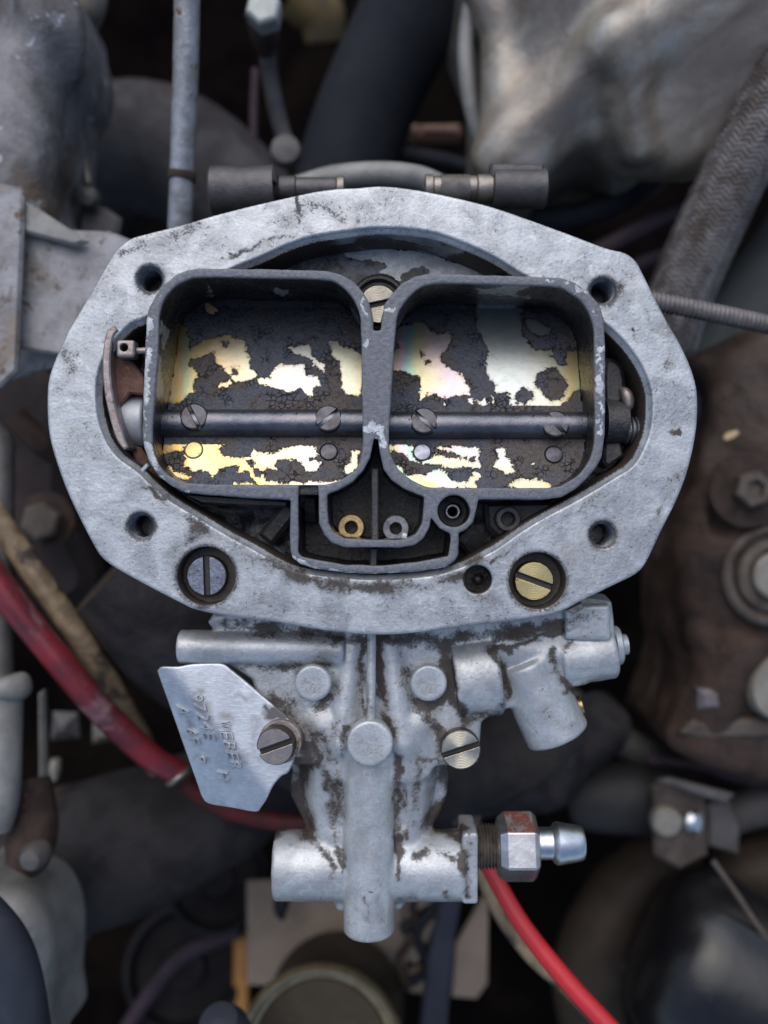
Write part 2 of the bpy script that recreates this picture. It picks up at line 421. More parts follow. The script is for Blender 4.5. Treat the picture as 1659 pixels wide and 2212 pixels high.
def mat_plate():
    m = M('zinc_choke_plate', 0.3, 1.0)
    r = m.attr('residue')          # signed distance, mm, >0 on the black residue
    nz = m.math('MULTIPLY', m.math('SUBTRACT', m.noise(2.6, 10, 0.72, 0.7), 0.5), 3.4)
    nz2 = m.math('MULTIPLY', m.math('SUBTRACT', m.noise(0.9, 7, 0.78, 0.3), 0.5), 2.3)
    s_ = m.math('ADD', m.math('ADD', r, nz), nz2)
    msk = m.rng(s_, -0.03, 0.05)
    g = m.attr('gold')
    gn = m.math('ADD', g, m.math('SUBTRACT', m.math('MULTIPLY', m.math('SUBTRACT', m.noise(7, 4, 0.6, 0.6), 0.5), 0.28), 0.05))
    zc = m.ramp(gn, [(0.0, (0.40, 0.44, 0.43)), (0.18, (0.42, 0.42, 0.31)), (0.40, (0.45, 0.36, 0.17)), (0.58, (0.33, 0.36, 0.20)), (0.74, (0.50, 0.29, 0.07)), (0.88, (0.42, 0.31, 0.13)), (1.0, (0.32, 0.21, 0.09))])
    iri = m.ramp(m.math('FRACT', m.math('MULTIPLY', gn, 3.1)), [(0.0, (0.48, 0.32, 0.42)), (0.25, (0.45, 0.39, 0.21)), (0.5, (0.26, 0.44, 0.32)), (0.75, (0.24, 0.38, 0.48)), (1.0, (0.48, 0.32, 0.42))])
    zc = m.mix(m.attr('iri'), zc, iri)
    zc = m.mix(m.rng(m.noise(0.55, 5, 0.7), 0.58, 0.68, 0, 0.6), zc, (0.20, 0.18, 0.16))
    zc = m.mix(m.rng(m.noise(2.2, 8, 0.75), 0.50, 0.68, 0, 0.35), zc, (0.30, 0.27, 0.21))
    zc = m.mix(m.rng(s_, -0.55, 0.0, 0, 0.55), zc, (0.16, 0.10, 0.05))
    # residue
    rb = m.rng(m.noise(11, 4, 0.6, 0.4), 0.42, 0.6, smooth=True)
    rc = m.mix(rb, (0.072, 0.078, 0.100), (0.088, 0.070, 0.060))
    rc = m.mix(m.attr('upper_dark'), rc, (0.014, 0.014, 0.018))  # residue gets blacker towards the upper edge of the plate
    rc = m.mix(m.rng(m.noise(0.8, 8, 0.8), 0.52, 0.62, 0, 0.6), rc, (0.012, 0.011, 0.011))
    crk = m.rng(m.voro(1.15), 0.0, 0.09)
    crp = m.rng(m.noise(4, 3, 0.5), 0.5, 0.62)
    crk = m.mixf(crp, 1.0, crk)
    rc = m.mix(crk, (0.010, 0.009, 0.009), rc)
    edge = m.math('MULTIPLY', m.rng(s_, 0.0, 0.3, 1, 0), msk)
    rc = m.mix(m.math('MULTIPLY', edge, 0.6), rc, (0.02, 0.015, 0.01))
    m.col(m.mix(msk, zc, rc)); m.met(m.mixf(msk, 0.92, 0.0))
    m.rgh(m.mixf(msk, m.mixf(m.noise(3, 5, 0.6), 0.24, 0.40), m.mixf(m.noise(2.5, 6, 0.7), 0.16, 0.40)))
    m.b.inputs['Specular IOR Level'].default_value = 0.55
    hh = m.math('ADD', m.math('MULTIPLY', m.noise(0.75, 8, 0.75, 0.5), 0.9), m.math('MULTIPLY', m.noise(2.6, 6, 0.6), 1.1))
    hh = m.math('ADD', m.math('MULTIPLY', hh, m.mixf(msk, 0.04, 1.0)), m.math('MULTIPLY', crk, m.math('MULTIPLY', msk, 0.5)))
    b = m.bump(hh, 0.42); m.bump(msk, 0.14, 1.0, b)
    return m.m
MAT_PLATE = mat_plate()

def mat_screw(name, c1, c2, rough=0.32, rings=0.5, grime=0.45, gc=(0.03, 0.024, 0.02)):
    m = M(name, rough, 1.0)
    w = m.n('ShaderNodeTexWave', wave_type='RINGS', rings_direction='Z'); w.inputs['Scale'].default_value = 1000/1.15
    w.inputs['Distortion'].default_value = 0.6; m.l(m.co, w.inputs['Vector'])
    rg = w.outputs['Fac']
    c = m.mix(m.rng(m.noise(2.5, 6, 0.65), 0.4, 0.62), c1, c2)
    c = m.mix(m.math('MULTIPLY', rg, rings*0.45), c, tuple(v*0.4 for v in c1))
    g = m.rng(m.math('ADD', m.noise(1.6, 9, 0.72, 0.4), m.math('MULTIPLY', m.attr('slot'), 0.8)), 1.03-grime, 1.1-grime)
    c = m.mix(g, c, gc); m.col(c); m.met(m.mixf(g, 1.0, 0.0)); m.rgh(m.mixf(g, rough, 0.45))
    b = m.bump(rg, 0.035*rings*2); m.bump(m.math('ADD', m.noise(0.8, 6, 0.7), m.math('MULTIPLY', g, 0.5)), 0.10, 1.0, b)
    return m.m
MAT_ZINC = mat_screw('yellow_zinc_screw', (0.58, 0.53, 0.42), (0.44, 0.40, 0.34), grime=0.42, rings=0.9)
MAT_GOLD = mat_screw('gold_zinc_screw', (0.60, 0.45, 0.20), (0.48, 0.44, 0.24), rings=0.3, grime=0.43)
MAT_COPPERY = mat_screw('worn_coppery_screw', (0.55, 0.43, 0.33), (0.42, 0.36, 0.33), rings=0.1, grime=0.42, rough=0.4)
MAT_STEEL = mat_screw('dull_steel_screw', (0.24, 0.26, 0.31), (0.15, 0.155, 0.19), rings=0.05, grime=0.42, rough=0.28)
MAT_DSTEEL = mat_screw('oily_dark_screw', (0.075, 0.076, 0.09), (0.05, 0.047, 0.05), rings=0.05, grime=0.36, rough=0.30, gc=(0.015, 0.012, 0.011))

MAT_BLACKOIL = simple('oily_black', (0.018, 0.018, 0.021), (0.045, 0.042, 0.042), 0.22, 0, 4, 0.35, speck=(0.16, 0.16, 0.17), speck_thr=0.70, rough2=0.45, spec=0.7)
MAT_SHAFT = simple('oily_dark_steel_shaft', (0.10, 0.105, 0.125), (0.16, 0.16, 0.18), 0.22, 0.8, 5, 0.12, speck=(0.02, 0.015, 0.013), rough2=0.4)
MAT_BLACKWALL = simple('black_varnish', (0.010, 0.010, 0.012), (0.028, 0.024, 0.023), 0.2, 0, 4, 0.3, rough2=0.4)
MAT_FLOOR = None
def mat_floor():
    m = M('black_flaked_casting', 0.4)
    r = m.attr('residue'); s_ = m.math('ADD', r, m.math('MULTIPLY', m.math('SUBTRACT', m.noise(3, 9, 0.7, 0.5), 0.5), 2.6))
    msk = m.rng(s_, -0.02, 0.04)
    al = m.mix(m.rng(m.noise(2.5, 7, 0.65), 0.4, 0.6), (0.50, 0.52, 0.52), (0.36, 0.37, 0.37))
    bl = m.mix(m.rng(m.noise(5, 5, 0.6, 0.5), 0.5, 0.62), (0.012, 0.012, 0.014), (0.11, 0.115, 0.135))
    m.col(m.mix(msk, al, bl)); m.met(m.mixf(msk, 0.4, 0.0)); m.rgh(m.mixf(msk, 0.42, 0.25))
    b = m.bump(m.noise(1.5, 7, 0.65), 0.3); m.bump(msk, 0.15, 1, b)
    return m.m
MAT_FLOOR = mat_floor()
MAT_BRASS = simple('stained_brass', (0.55, 0.40, 0.19), (0.32, 0.23, 0.12), 0.3, 0.9, 2, 0.08, speck=(0.05, 0.035, 0.02))
MAT_GREYJET = simple('grey_steel_jet', (0.30, 0.31, 0.33), (0.16, 0.16, 0.18), 0.35, 0.8, 2, 0.08, speck=(0.03, 0.03, 0.03))
MAT_BRIGHT = simple('bright_zinc_steel', (0.62, 0.64, 0.67), (0.48, 0.50, 0.53), 0.34, 1.0, 3, 0.04, rough2=0.46)
MAT_HEX = simple('dull_plated_steel', (0.56, 0.56, 0.56), (0.40, 0.39, 0.39), 0.3, 0.9, 5, 0.05, speck=(0.14, 0.09, 0.07), speck_thr=0.66)
MAT_GRIMESTEEL = simple('greasy_threaded_steel', (0.30, 0.26, 0.23), (0.14, 0.115, 0.10), 0.38, 0.6, 3, 0.15, speck=(0.4, 0.38, 0.36), speck_thr=0.66)
MAT_REDPAINT = simple('chipped_red_paint', (0.26, 0.045, 0.03), (0.12, 0.08, 0.07), 0.5, 0.2, 1.8, 0.2, speck=(0.20, 0.18, 0.17), speck_thr=0.50)
def mat_tag():
    m = M('stamped_aluminium_tag', 0.3, 0.75)
    br = m.noise(2.4, 4, 0.6, 0, stretch=(1, 9, 1))
    c = m.mix(m.rng(m.noise(8, 6, 0.6), 0.4, 0.62), (0.52, 0.55, 0.59), (0.40, 0.43, 0.47))
    c = m.mix(m.rng(br, 0.5, 0.66, 0, 0.35), c, (0.75, 0.77, 0.79))
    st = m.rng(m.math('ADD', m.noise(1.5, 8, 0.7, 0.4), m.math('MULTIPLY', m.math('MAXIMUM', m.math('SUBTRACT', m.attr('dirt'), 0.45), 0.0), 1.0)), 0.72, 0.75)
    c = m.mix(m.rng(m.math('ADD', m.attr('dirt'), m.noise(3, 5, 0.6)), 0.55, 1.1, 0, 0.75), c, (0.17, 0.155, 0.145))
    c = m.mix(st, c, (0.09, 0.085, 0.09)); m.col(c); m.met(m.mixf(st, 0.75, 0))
    m.rgh(m.mixf(m.noise(4, 5), 0.28, 0.45)); m.bump(m.math('ADD', m.noise(1.2, 6, 0.6), m.math('MULTIPLY', br, 0.4)), 0.05)
    return m.m
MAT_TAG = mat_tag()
MAT_RUST = simple('rusty_lever_steel', (0.16, 0.075, 0.05), (0.09, 0.045, 0.035), 0.6, 0.2, 3, 0.25, speck=(0.34, 0.10, 0.05), speck_thr=0.60)
MAT_WORN = simple('worn_brownish_zinc', (0.36, 0.31, 0.29), (0.24, 0.20, 0.18), 0.4, 0.7, 3, 0.15, speck=(0.12, 0.07, 0.05), speck_thr=0.60)
MAT_COLLAR = simple('pale_grey_collar', (0.42, 0.45, 0.48), (0.32, 0.345, 0.37), 0.42, 0.3, 5, 0.08, speck=(0.05, 0.05, 0.05), speck_thr=0.69)

# ==================================================================== THE CARBURETTOR
carb = empty('carburetor', (0, 0, -40), 'pale grey cast carburetor with two open barrels, large in the middle of the picture', 'carburetor')

# ---- traced outlines (reading coordinates)
OUT = [(770,405),(829,401),(904,410),(979,425),(1059,445),(1139,472),(1229,505),(1309,535),(1349,545),(1374,563),(1389,590),(1419,650),(1445,700),(1469,741),(1494,797),(1507,852),(1505,927),(1489,1007),(1464,1077),(1429,1147),(1397,1214),(1374,1240),(1329,1263),(1259,1297),(1214,1320),(1154,1334),(1079,1344),(979,1356),(879,1369),(800,1371),(700,1362),(600,1345),(500,1333),(425,1318),(390,1303),(320,1267),(250,1228),(220,1205),(200,1175),(150,1075),(117,985),(103,920),(102,837),(113,790),(137,735),(150,708),(185,650),(225,580),(250,540),(280,516),(310,506),(400,483),(460,465),(550,442),(620,426),(675,414),(725,407)]
INN = [(829,491),(929,500),(1004,525),(1069,555),(1129,592),(1230,645),(1308,699),(1349,737),(1379,777),(1399,817),(1409,862),(1405,927),(1389,972),(1369,1005),(1329,1032),(1254,1077),(1179,1117),(1129,1147),(1079,1182),(1040,1204),(995,1226),(929,1244),(830,1252),(747,1249),(648,1236),(598,1216),(548,1187),(500,1162),(425,1117),(365,1080),(325,1046),(296,1018),(256,989),(232,958),(216,920),(208,880),(207,835),(214,795),(232,755),(264,715),(288,695),(317,683),(420,622),(505,577),(560,555),(615,530),(675,510),(750,498)]
HOLES = [(323,603,28),(1303,628,28),(304,1137,28.5),(1302,1155,28)]
CBORE = [(445,1244.5,63.5),(1162,1254.8,61.5)]
SMALLH = (1032,1252,31)
outP = smooth_closed(D2(OUT), 4); innP = smooth_closed(D2(INN), 4)

# ---- barrel casting with the two bores and the vent chamber
ZR = 0.9
BO = [(433,579),(572,580.5),(704,584),(737,592),(764,607),(783.5,630),(797,653),(803,680),(806,700),(806.5,713),(822,713),(825,690),(832,655),(848,633.6),(868,610.5),(895,597),(928,590.6),(994,592),(1126,596.6),(1209,599),(1242,609),(1272,630),(1295,657),(1305,686.5),(1308,752.7),(1308.5,852),(1307.4,934.6),(1301,984),(1288,1010.6),(1265,1037),(1242,1058),(1214,1074),(1170,1079),(1034,1079)]
BOSS = (980.5, 1104, 34.5, 49)
BO += [(1029,1104),(1022,1129),(1006,1145),(990.7,1151),(990,1196),(982,1212),(965,1224),(912,1234),(813,1240),(747,1237),(680,1229),(648,1219),(631,1206),(626,1186),(628,1080),(560,1077),(450,1069),(400,1063.5),(370,1050),(344,1030.5),(324,1004),(311,967.6),(307,934.6),(309,868),(310.7,819),(315,693),(322,663),(337,634),(357,610.5),(383,592),(405,583)]
BL = [(433,599),(406.6,604),(383,615),(363.6,633.6),(350,657),(344,686.5),(342,752.7),(335.5,835),(332,885),(329,934.6),(330.5,967.6),(340.4,997),(357,1020.5),(380,1035),(413,1044),(505.8,1047),(600,1047),(687.7,1047),(720.7,1042),(747,1030),(770,1010.6),(780,984),(783.5,951),(782,852),(780,719.6),(777,680),(767,653.5),(750.5,630),(727,612),(697.6,604),(572,600.6)]
BR = [(961,612),(1093,615.5),(1192,618.8),(1222,627),(1252,647),(1268,666.7),(1278,690),(1283,719.6),(1284,819),(1285,934.6),(1280,977.6),(1268,1004),(1248.5,1027),(1222,1043.7),(1192,1053.6),(1093,1054),(944,1053.6),(911,1047),(885,1033.8),(861.6,1014),(845,984),(840,951),(845,852),(851.7,752.7),(858,686.5),(866.6,663.4),(885,640),(908,622),(930,615)]
UI = [(808,948),(816,948),(820,975),(829,1014),(846,1037),(873,1057),(915.6,1074),(914,1105),(910.7,1129.7),(899,1152.8),(879,1166),(812,1166),(743.7,1163),(720.5,1149.5),(709,1129.7),(707,1100),(707,1068),(730,1059),(760,1042),(785,1017),(800,987),(805,965)]
GAP = [(644.5,1070),(644.5,1192.5),(651,1201),(681,1209),(747,1220.6),(813,1222),(896,1215.7),(939,1207.4),(968,1202),(973.5,1165),(973,1153),(950,1142),(938,1128),(932,1118),(929,1139.6),(915.6,1163),(896,1177.6),(862.7,1183),(743.7,1182.6),(717,1172.7),(700.7,1156),(689,1129.7),(687.5,1070)]
s = lambda p, n=3: smooth_closed(D2(p, ZR), n)
boP, blP, brP, uiP, gapP = D2(BO, ZR), s(BL), s(BR), D2(UI, ZR), D2(GAP, ZR)
INBAR = boP

def strokes_attr(P, strokes):
    q = topx(P); a = np.zeros(len(P))
    wx = 9*vnoise(P, 2.2, 31)+4*vnoise(P, 0.9, 32); wy = 9*vnoise(P, 2.2, 33)+4*vnoise(P, 0.9, 34); n3 = vnoise(P, 4.5, 35)
    for pts, rad, s in strokes:
        d = seg_dist(q[:, 0]+wx, q[:, 1]+wy, pts); a = np.maximum(a, s*np.clip(1-d/(rad*1.25), 0, 1)**0.9*np.clip(0.72+0.55*n3, 0.15, 1.25))
    return a

# ---- air horn flange
def f_flange(X, Y, Z):
    x2, y2 = X[:, :, 0], Y[:, :, 0]; x2, y2 = np.broadcast_arrays(x2, y2)
    so = poly_sdf(x2, y2, outP)[:, :, None]; si = poly_sdf(x2, y2, innP)[:, :, None]
    ch = 1.15*np.clip((Z+1.7)/1.3, 0, 1)
    hole = si+1.15-ch                         # hole shrinks below its chamfer
    hole = np.where(Z > -0.45, np.minimum(hole, si+0.15), hole)
    body = slab(so-0.10*np.clip(-Z, 0, 6)*0.0, Z, -6.5, 0.0, 0.45)
    skirt = slab(si-2.3, Z, -14.0, -3.0, 0.3)
    d = smin(body, skirt, 0.8)
    d = smax(d, -hole, 0.25)
    d = smax(d, -(poly_sdf(x2, y2, boP)[:, :, None]+0.45), 0.1)
    for x, y, r in HOLES:
        c = D(x, y); q = np.hypot(X-c[0], Y-c[1]); rr = r*0.1
        rr = rr+0.35*np.clip((Z+0.5)/0.5, 0, 1)
        d = smax(d, -np.maximum(q-rr, -(Z+20)), 0.15)
    for x, y, r in CBORE:
        c = D(x, y); q = np.hypot(X-c[0], Y-c[1]); d = smax(d, -np.maximum(q-r*0.1, -(Z+6.0)), 0.35)
    c = D(*SMALLH[:2]); d = smax(d, -np.maximum(np.hypot(X-c[0], Y-c[1])-SMALLH[2]*0.1, -(Z+5.6)), 0.3)
    return d
V, F, N, _ = nets(f_flange, (-73.6, -27.4, -14.6), (68.6, 71.4, 0.9), 0.34)
# small hand-scale waviness of a worn casting, top face only slightly
q = topx(V)
dirt_shade_fl = strokes_attr(V, [
    ([(395,1108),(450,1145),(510,1180),(570,1215),(650,1248)], 26, 0.85),
    ([(650,1252),(750,1268),(850,1270),(950,1262),(1020,1235)], 22, 0.8),
    ([(320,1050),(380,1090),(470,1150)], 14, 0.5),
    ([(150,800),(140,760)], 30, 0.5), ([(240,560),(300,530),(420,495)], 26, 0.45),
    ([(640,425),(645,480)], 7, 0.75), ([(600,470),(690,455),(740,470)], 30, 0.42),
    ([(1440,700),(1450,760),(1420,810)], 24, 0.45), ([(1330,1080),(1345,1060)], 16, 0.6), ([(1460,935)], 10, 0.95),
    ([(1075,493)], 8, 1.0), ([(1290,655),(1330,640),(1345,610)], 22, 0.55), ([(1371,720),(1378,733)], 5, 1.1),
    ([(1455,1030),(1430,1090),(1400,1150)], 14, 0.5), ([(1200,1310),(1100,1335),(950,1355)], 12, 0.55),
    ([(1180,1135),(1220,1115),(1250,1100)], 14, 0.6), ([(420,1128),(500,1175),(600,1232),(700,1262)], 9, 1.0), ([(1060,1215),(1120,1170),(1190,1130),(1300,1065)], 8, 0.85), ([(300,1036),(360,1085)], 8, 0.8), ([(470,570),(560,530),(650,500)], 7, 0.6), ([(1010,1215),(1030,1205)], 16, 0.85),
    ([(780,1330),(700,1325)], 30, 0.35), ([(380,1180),(420,1160)], 26, 0.5), ([(455,1310),(500,1320)], 10, 0.5),
    ([(285,1000),(330,1040)], 14, 0.6), ([(200,640),(240,580)], 22, 0.4),
    ([(640,470),(800,450),(760,500)], 26, 0.30), ([(540,1280),(640,1310),(760,1320)], 24, 0.35),
    ([(960,1275),(1080,1300)], 20, 0.4)])
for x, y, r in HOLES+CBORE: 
    dd = np.abs(np.hypot(q[:, 0]-x, q[:, 1]-y)-r-3); dirt_shade_fl = np.maximum(dirt_shade_fl, 0.55*np.clip(1-dd/12, 0, 1))
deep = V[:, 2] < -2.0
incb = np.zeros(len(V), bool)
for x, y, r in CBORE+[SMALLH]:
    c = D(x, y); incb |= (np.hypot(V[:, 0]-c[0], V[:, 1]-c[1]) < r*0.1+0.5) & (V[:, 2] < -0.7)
dirt_shade_fl = np.where(incb, 1.25, dirt_shade_fl)  # recesses darkened all over, painting in the shadow round the sunk screws
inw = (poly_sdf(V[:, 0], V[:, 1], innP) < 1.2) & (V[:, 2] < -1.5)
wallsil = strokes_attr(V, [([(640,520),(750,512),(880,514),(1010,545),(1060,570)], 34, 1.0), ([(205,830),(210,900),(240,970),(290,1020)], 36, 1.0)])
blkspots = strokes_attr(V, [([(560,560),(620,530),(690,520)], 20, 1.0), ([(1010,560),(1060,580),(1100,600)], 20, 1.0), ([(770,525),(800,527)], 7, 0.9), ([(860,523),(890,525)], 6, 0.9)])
dirt_shade_fl = np.where(inw, np.clip(1.3-1.4*wallsil+1.2*blkspots, 0.1, 1.3), dirt_shade_fl)
build('air_horn_flange', V, F, MAT_CAST, carb, origin=(0, 0, 0), normals=N, attrs={'dirt': dirt_shade_fl})

# ---- threaded linings and blind bottoms of the four stud holes
def thread_lining(x, y, r):
    c = D(x, y); P = []; n = int(9/0.28)
    for i in range(n): P.append((r*0.1-(0.02 if i % 2 == 0 else 0.42), -0.9-i*0.28))
    P.append((0.001, P[-1][1]))
    V, F = lathe(P, c, n=40, cap0=False)
    build('threaded_hole', V, [tuple(reversed(f)) for f in F], MAT_THREAD, carb, sharp=20)
MAT_THREAD = simple('oily_thread', (0.12, 0.125, 0.135), (0.05, 0.05, 0.055), 0.25, 0.6, 2.5, 0.08)
for x, y, r in HOLES: thread_lining(x, y, r)

# ---- slotted screws
def screw(name, x, y, z, rpx, ang, mat, parent, h=2.2, slot=(0.72, 0.95), dome=0.25, label=None, under=3.0, tilt=None):
    r = rpx*kz(z); ca, sa = math.cos(R(ang)), math.sin(R(ang))
    def f(X, Y, Z):
        d = capcyl(X, Y, Z, (0, 0, -h-under), (0, 0, 0), r, dome)
        if under > 0.5: d = np.maximum(d, -np.maximum(-(np.hypot(X, Y)-r*0.62), Z+h))
        u = X*ca+Y*sa; w = -X*sa+Y*ca
        return smax(d, -np.maximum(np.abs(w)-slot[0]*0.5*r/3.0*1.1, -(Z+slot[1])+0*u), 0.1)
    st = max(0.13, r/30)
    V, F, N, _ = nets(f, (-r-.5, -r-.5, -h-under-.5), (r+.5, r+.5, .6), st)
    w = np.abs(-V[:, 0]*sa+V[:, 1]*ca)
    sl = np.where((w < slot[0]*0.55*r/3.0*1.15+0.05) & (V[:, 2] < -0.1), 1.0, 0.0)+np.clip((np.hypot(V[:, 0], V[:, 1])-r*0.93)/0.3, 0, .4)
    c = D(x, y, z)
    if tilt is not None:
        Rm = np.array(Matrix.Rotation(tilt[0], 3, 'X') @ Matrix.Rotation(tilt[1], 3, 'Y')); V = V@Rm.T; N = N@Rm.T
    o = build(name, V+c, F, mat, parent, origin=c, normals=N, attrs={'slot': sl})
    if label: o['label'] = label
    return o
screw('cover_screw', 446, 1244, -3.6, 44, 92, MAT_STEEL, carb, h=2.6, label='dull steel slotted screw sunk in the left recess')
screw('cover_screw', 1154, 1254.8, -3.6, 43, -20, MAT_GOLD, carb, h=2.6, label='gold slotted screw sunk in the right recess')
# oily ball in the small recess
V, F = lathe([(0.001, 0.9), (0.5, 0.8), (0.9, 0.45), (1.1, 0), (1.5, -.3), (2.6, -.5)], D(1032, 1252, -4.6)); build('passage_plug', V, F, MAT_BLACKWALL, carb)

# ---- bowl floor inside the ring
fl = smooth_closed(D2(INN), 2); g = 0.6
xs = np.arange(-66, 61, g); ys = np.arange(-17, 64, g); GX, GY = np.meshgrid(xs, ys, indexing='ij')
sdf = poly_sdf(GX, GY, fl)
def grid_mesh(GX, GY, GZ, keep):
    idx = np.arange(GX.size).reshape(GX.shape)
    k = keep[:-1, :-1] & keep[1:, :-1] & keep[1:, 1:] & keep[:-1, 1:]
    f = np.stack([idx[:-1, :-1][k], idx[1:, :-1][k], idx[1:, 1:][k], idx[:-1, 1:][k]], 1)
    u, inv = np.unique(f, return_inverse=True)
    P = np.stack([GX.ravel(), GY.ravel(), GZ.ravel()], 1)[u]
    return P, inv.reshape(f.shape)
P0 = np.stack([GX.ravel(), GY.ravel(), 0*GX.ravel()], 1)
GZ = (-12.6+0.9*vnoise(P0, 7, 3)+0.4*vnoise(P0, 2.5, 4)).reshape(GX.shape)
plat = poly_sdf(GX, GY, D2([(600,600),(640,545),(740,528),(860,530),(960,545),(1040,570),(1110,610),(1110,680),(600,680)], -12))
GZ = np.where(plat < 0, -12.0+0.25*vnoise(P0, 5, 5).reshape(GX.shape), GZ-1.2*np.clip(plat/3, 0, 1))
low = np.clip((-GY-0)/3, 0, 1); GZ = GZ-1.0*low
inbar = poly_sdf(GX, GY, INBAR)
V, F = grid_mesh(GX, GY, GZ, (sdf < 2.0) & (inbar > -0.6))
qq = topx(V)
silver = poly_sdf(qq[:, 0], qq[:, 1], cT([(500,195),(700,190),(930,205),(1100,245),(1240,290),(1400,360),(1400,440),(1000,440),(1045,330),(1000,300),(930,310),(880,350),(870,390),(780,350),(740,330),(790,305),(770,280),(700,265),(620,265),(560,240)]))
build('bowl_floor', V, F, MAT_FLOOR, carb, attrs={'residue': np.clip(silver*0.1, -2.5, 2.5)}, sharp=0)

def f_barrel(X, Y, Z):
    x2, y2 = np.broadcast_arrays(X[:, :, 0], Y[:, :, 0])
    so = poly_sdf(x2, y2, boP)[:, :, None]
    holes = [poly_sdf(x2, y2, p)[:, :, None] for p in (blP, brP, uiP)]
    d = slab(so-0.05*np.clip(ZR-Z, 0, 30), Z, -24, ZR, 0.4)
    for i, hsd in enumerate(holes):
        hd = hsd if i < 2 else np.maximum(hsd, -(Z+15))
        if i < 2: hd = hsd-0.0
        d = smax(d, -hd, 0.3)
    d = smax(d, -np.maximum(poly_sdf(x2, y2, gapP)[:, :, None], -(Z+15)), 0.3)
    c = D(BOSS[0], BOSS[1], ZR); q = np.hypot(X-c[0], Y-c[1])
    d = smax(d, -np.maximum(q-BOSS[2]*kz(ZR), -(Z+11)), 0.25)
    # thinner lip: step bridge between chamber wall and barrel at the left
    b0 = D(666, 1062, ZR); d = smax(d, -rbox(X, Y, Z, (b0[0], b0[1], ZR), (2.1, 1.3, 1.1), 0.1), 0.2)
    return d
V, F, N, _ = nets(f_barrel, (-53.4, -15.3, -24.8), (49.6, 54.6, ZR+.9), 0.34)
lump = 0.10*vnoise(V, 1.6, 8)+0.10*vnoise(V, 4, 9)
V = V+N*lump[:, None]*np.where(V[:, 2] > -3, 0.8, 1.5)[:, None]
q = topx(V); top = np.clip((V[:, 2]-(ZR-0.9))/0.35, 0, 1)
bare = strokes_attr(V, [
    ([(318,690),(314,800),(312,880),(312,950),(322,990),(345,1025)], 16, 0.95), ([(345,640),(360,615)], 16, 0.7),
    (cA([(1545,400),(1560,470)]), 12, 1.0), (cA([(1555,560),(1545,700)]), 7, 0.8),
    (cB([(90,440),(170,440)]), 12, 1.0), (cB([(1170,245),(1300,270),(1390,330)]), 14, 0.95), (cB([(1470,480),(1490,560)]), 9, 0.85),
    (cB([(1515,660),(1515,900),(1515,1250)]), 14, 1.0), (cB([(1500,1520),(1420,1600),(1380,1640)]), 8, 0.95),
    (cB([(1080,1630),(1130,1650)]), 12, 0.9), (cB([(740,1640),(790,1640)]), 8, 0.9), (cB([(900,1650)]), 10, 0.9),
    (cB([(-30,1220),(30,1215),(80,1250),(100,1340)]), 17, 1.0), (cA([(1580,1130)]), 9, 0.8),
    ([(626,1200),(650,1224),(740,1241),(813,1244),(912,1238),(970,1228)], 11, 1.0), ([(628,1140),(629,1150)], 8, 0.8),
    ([(975,1222),(985,1210)], 8, 0.9), (cB([(180,1500),(230,1560)]), 7, 0.75), (cA([(330,1640),(480,1650)]), 5, 0.7)])
bare = bare*0.75+0.12
wb = strokes_attr(V, [(cA([(240,560),(215,800),(200,1000)]), 18, 1.1), (cB([(710,320),(1030,330)]), 22, 1.1), (cA([(900,350),(1050,340)]), 14, 1.0), (cA([(530,330)]), 16, .9)])
build('barrel_casting', V, F, MAT_RIM, carb, origin=(0, 0, 0), normals=N, attrs={'top': top, 'bare': bare, 'wallbare': wb})

# ---- choke plates, tilted in the bores
polyA = [cA([(345,525),(420,585),(385,600),(420,650),(415,700),(440,740),(400,800),(450,850),(480,870),(450,900),(430,930),(430,965),(460,985),(400,1010),(350,1050),(235,1070),(225,1000),(250,850),(270,700),(300,560)]),
 cA([(400,690),(520,650),(600,620),(650,610),(700,630),(760,640),(790,660),(780,720),(800,770),(800,830),(850,860),(830,900),(780,920),(710,920),(660,880),(640,830),(590,810),(570,760),(570,710),(500,760),(450,770),(400,760)]),
 cA([(600,930),(680,905),(690,930),(640,950),(600,950)]),
 cA([(850,895),(940,900),(950,860),(1000,790),(1060,810),(1160,800),(1170,870),(1250,880),(1270,940),(1220,960),(1220,1010),(1170,1005),(1130,970),(1040,990),(950,950),(860,930)]),
 cA([(1060,700),(1180,670),(1210,690),(1215,750),(1290,800),(1290,860),(1230,820),(1190,760),(1080,730)]),
 cA([(1310,640),(1370,650),(1420,690),(1490,700),(1560,780),(1560,900),(1530,1010),(1430,1000),(1400,930),(1400,860),(1380,780),(1340,750)]),
 cA([(205,1320),(370,1310),(380,1380),(290,1370),(240,1390)]),
 cA([(370,1310),(510,1310),(640,1330),(600,1360),(640,1400),(700,1410),(810,1400),(830,1350),(850,1390),(960,1380),(1010,1340),(1230,1340),(1250,1390),(1180,1430),(1270,1440),(1240,1490),(1160,1510),(1140,1450),(1090,1420),(980,1430),(970,1460),(1000,1490),(960,1510),(930,1480),(880,1500),(900,1560),(860,1585),(820,1570),(800,1500),(720,1510),(740,1470),(660,1470),(600,1490),(560,1545),(530,1500),(440,1500),(380,1470)]),
 cA([(250,1450),(310,1500),(380,1520),(420,1540),(370,1565),(290,1545)]),
 cA([(1460,1370),(1515,1370),(1510,1470),(1430,1535),(1420,1480),(1460,1440)]),
 cA([(690,1572),(1180,1575),(1400,1560),(1400,1600),(690,1600)])]
subA = [cA([(620,650),(665,660),(660,690),(630,690)]), cA([(680,820),(730,830),(720,880),(690,870)]), cA([(780,1430),(830,1440),(820,1470),(790,1460)]), cA([(820,1490),(880,1500),(870,1540),(830,1530)])]
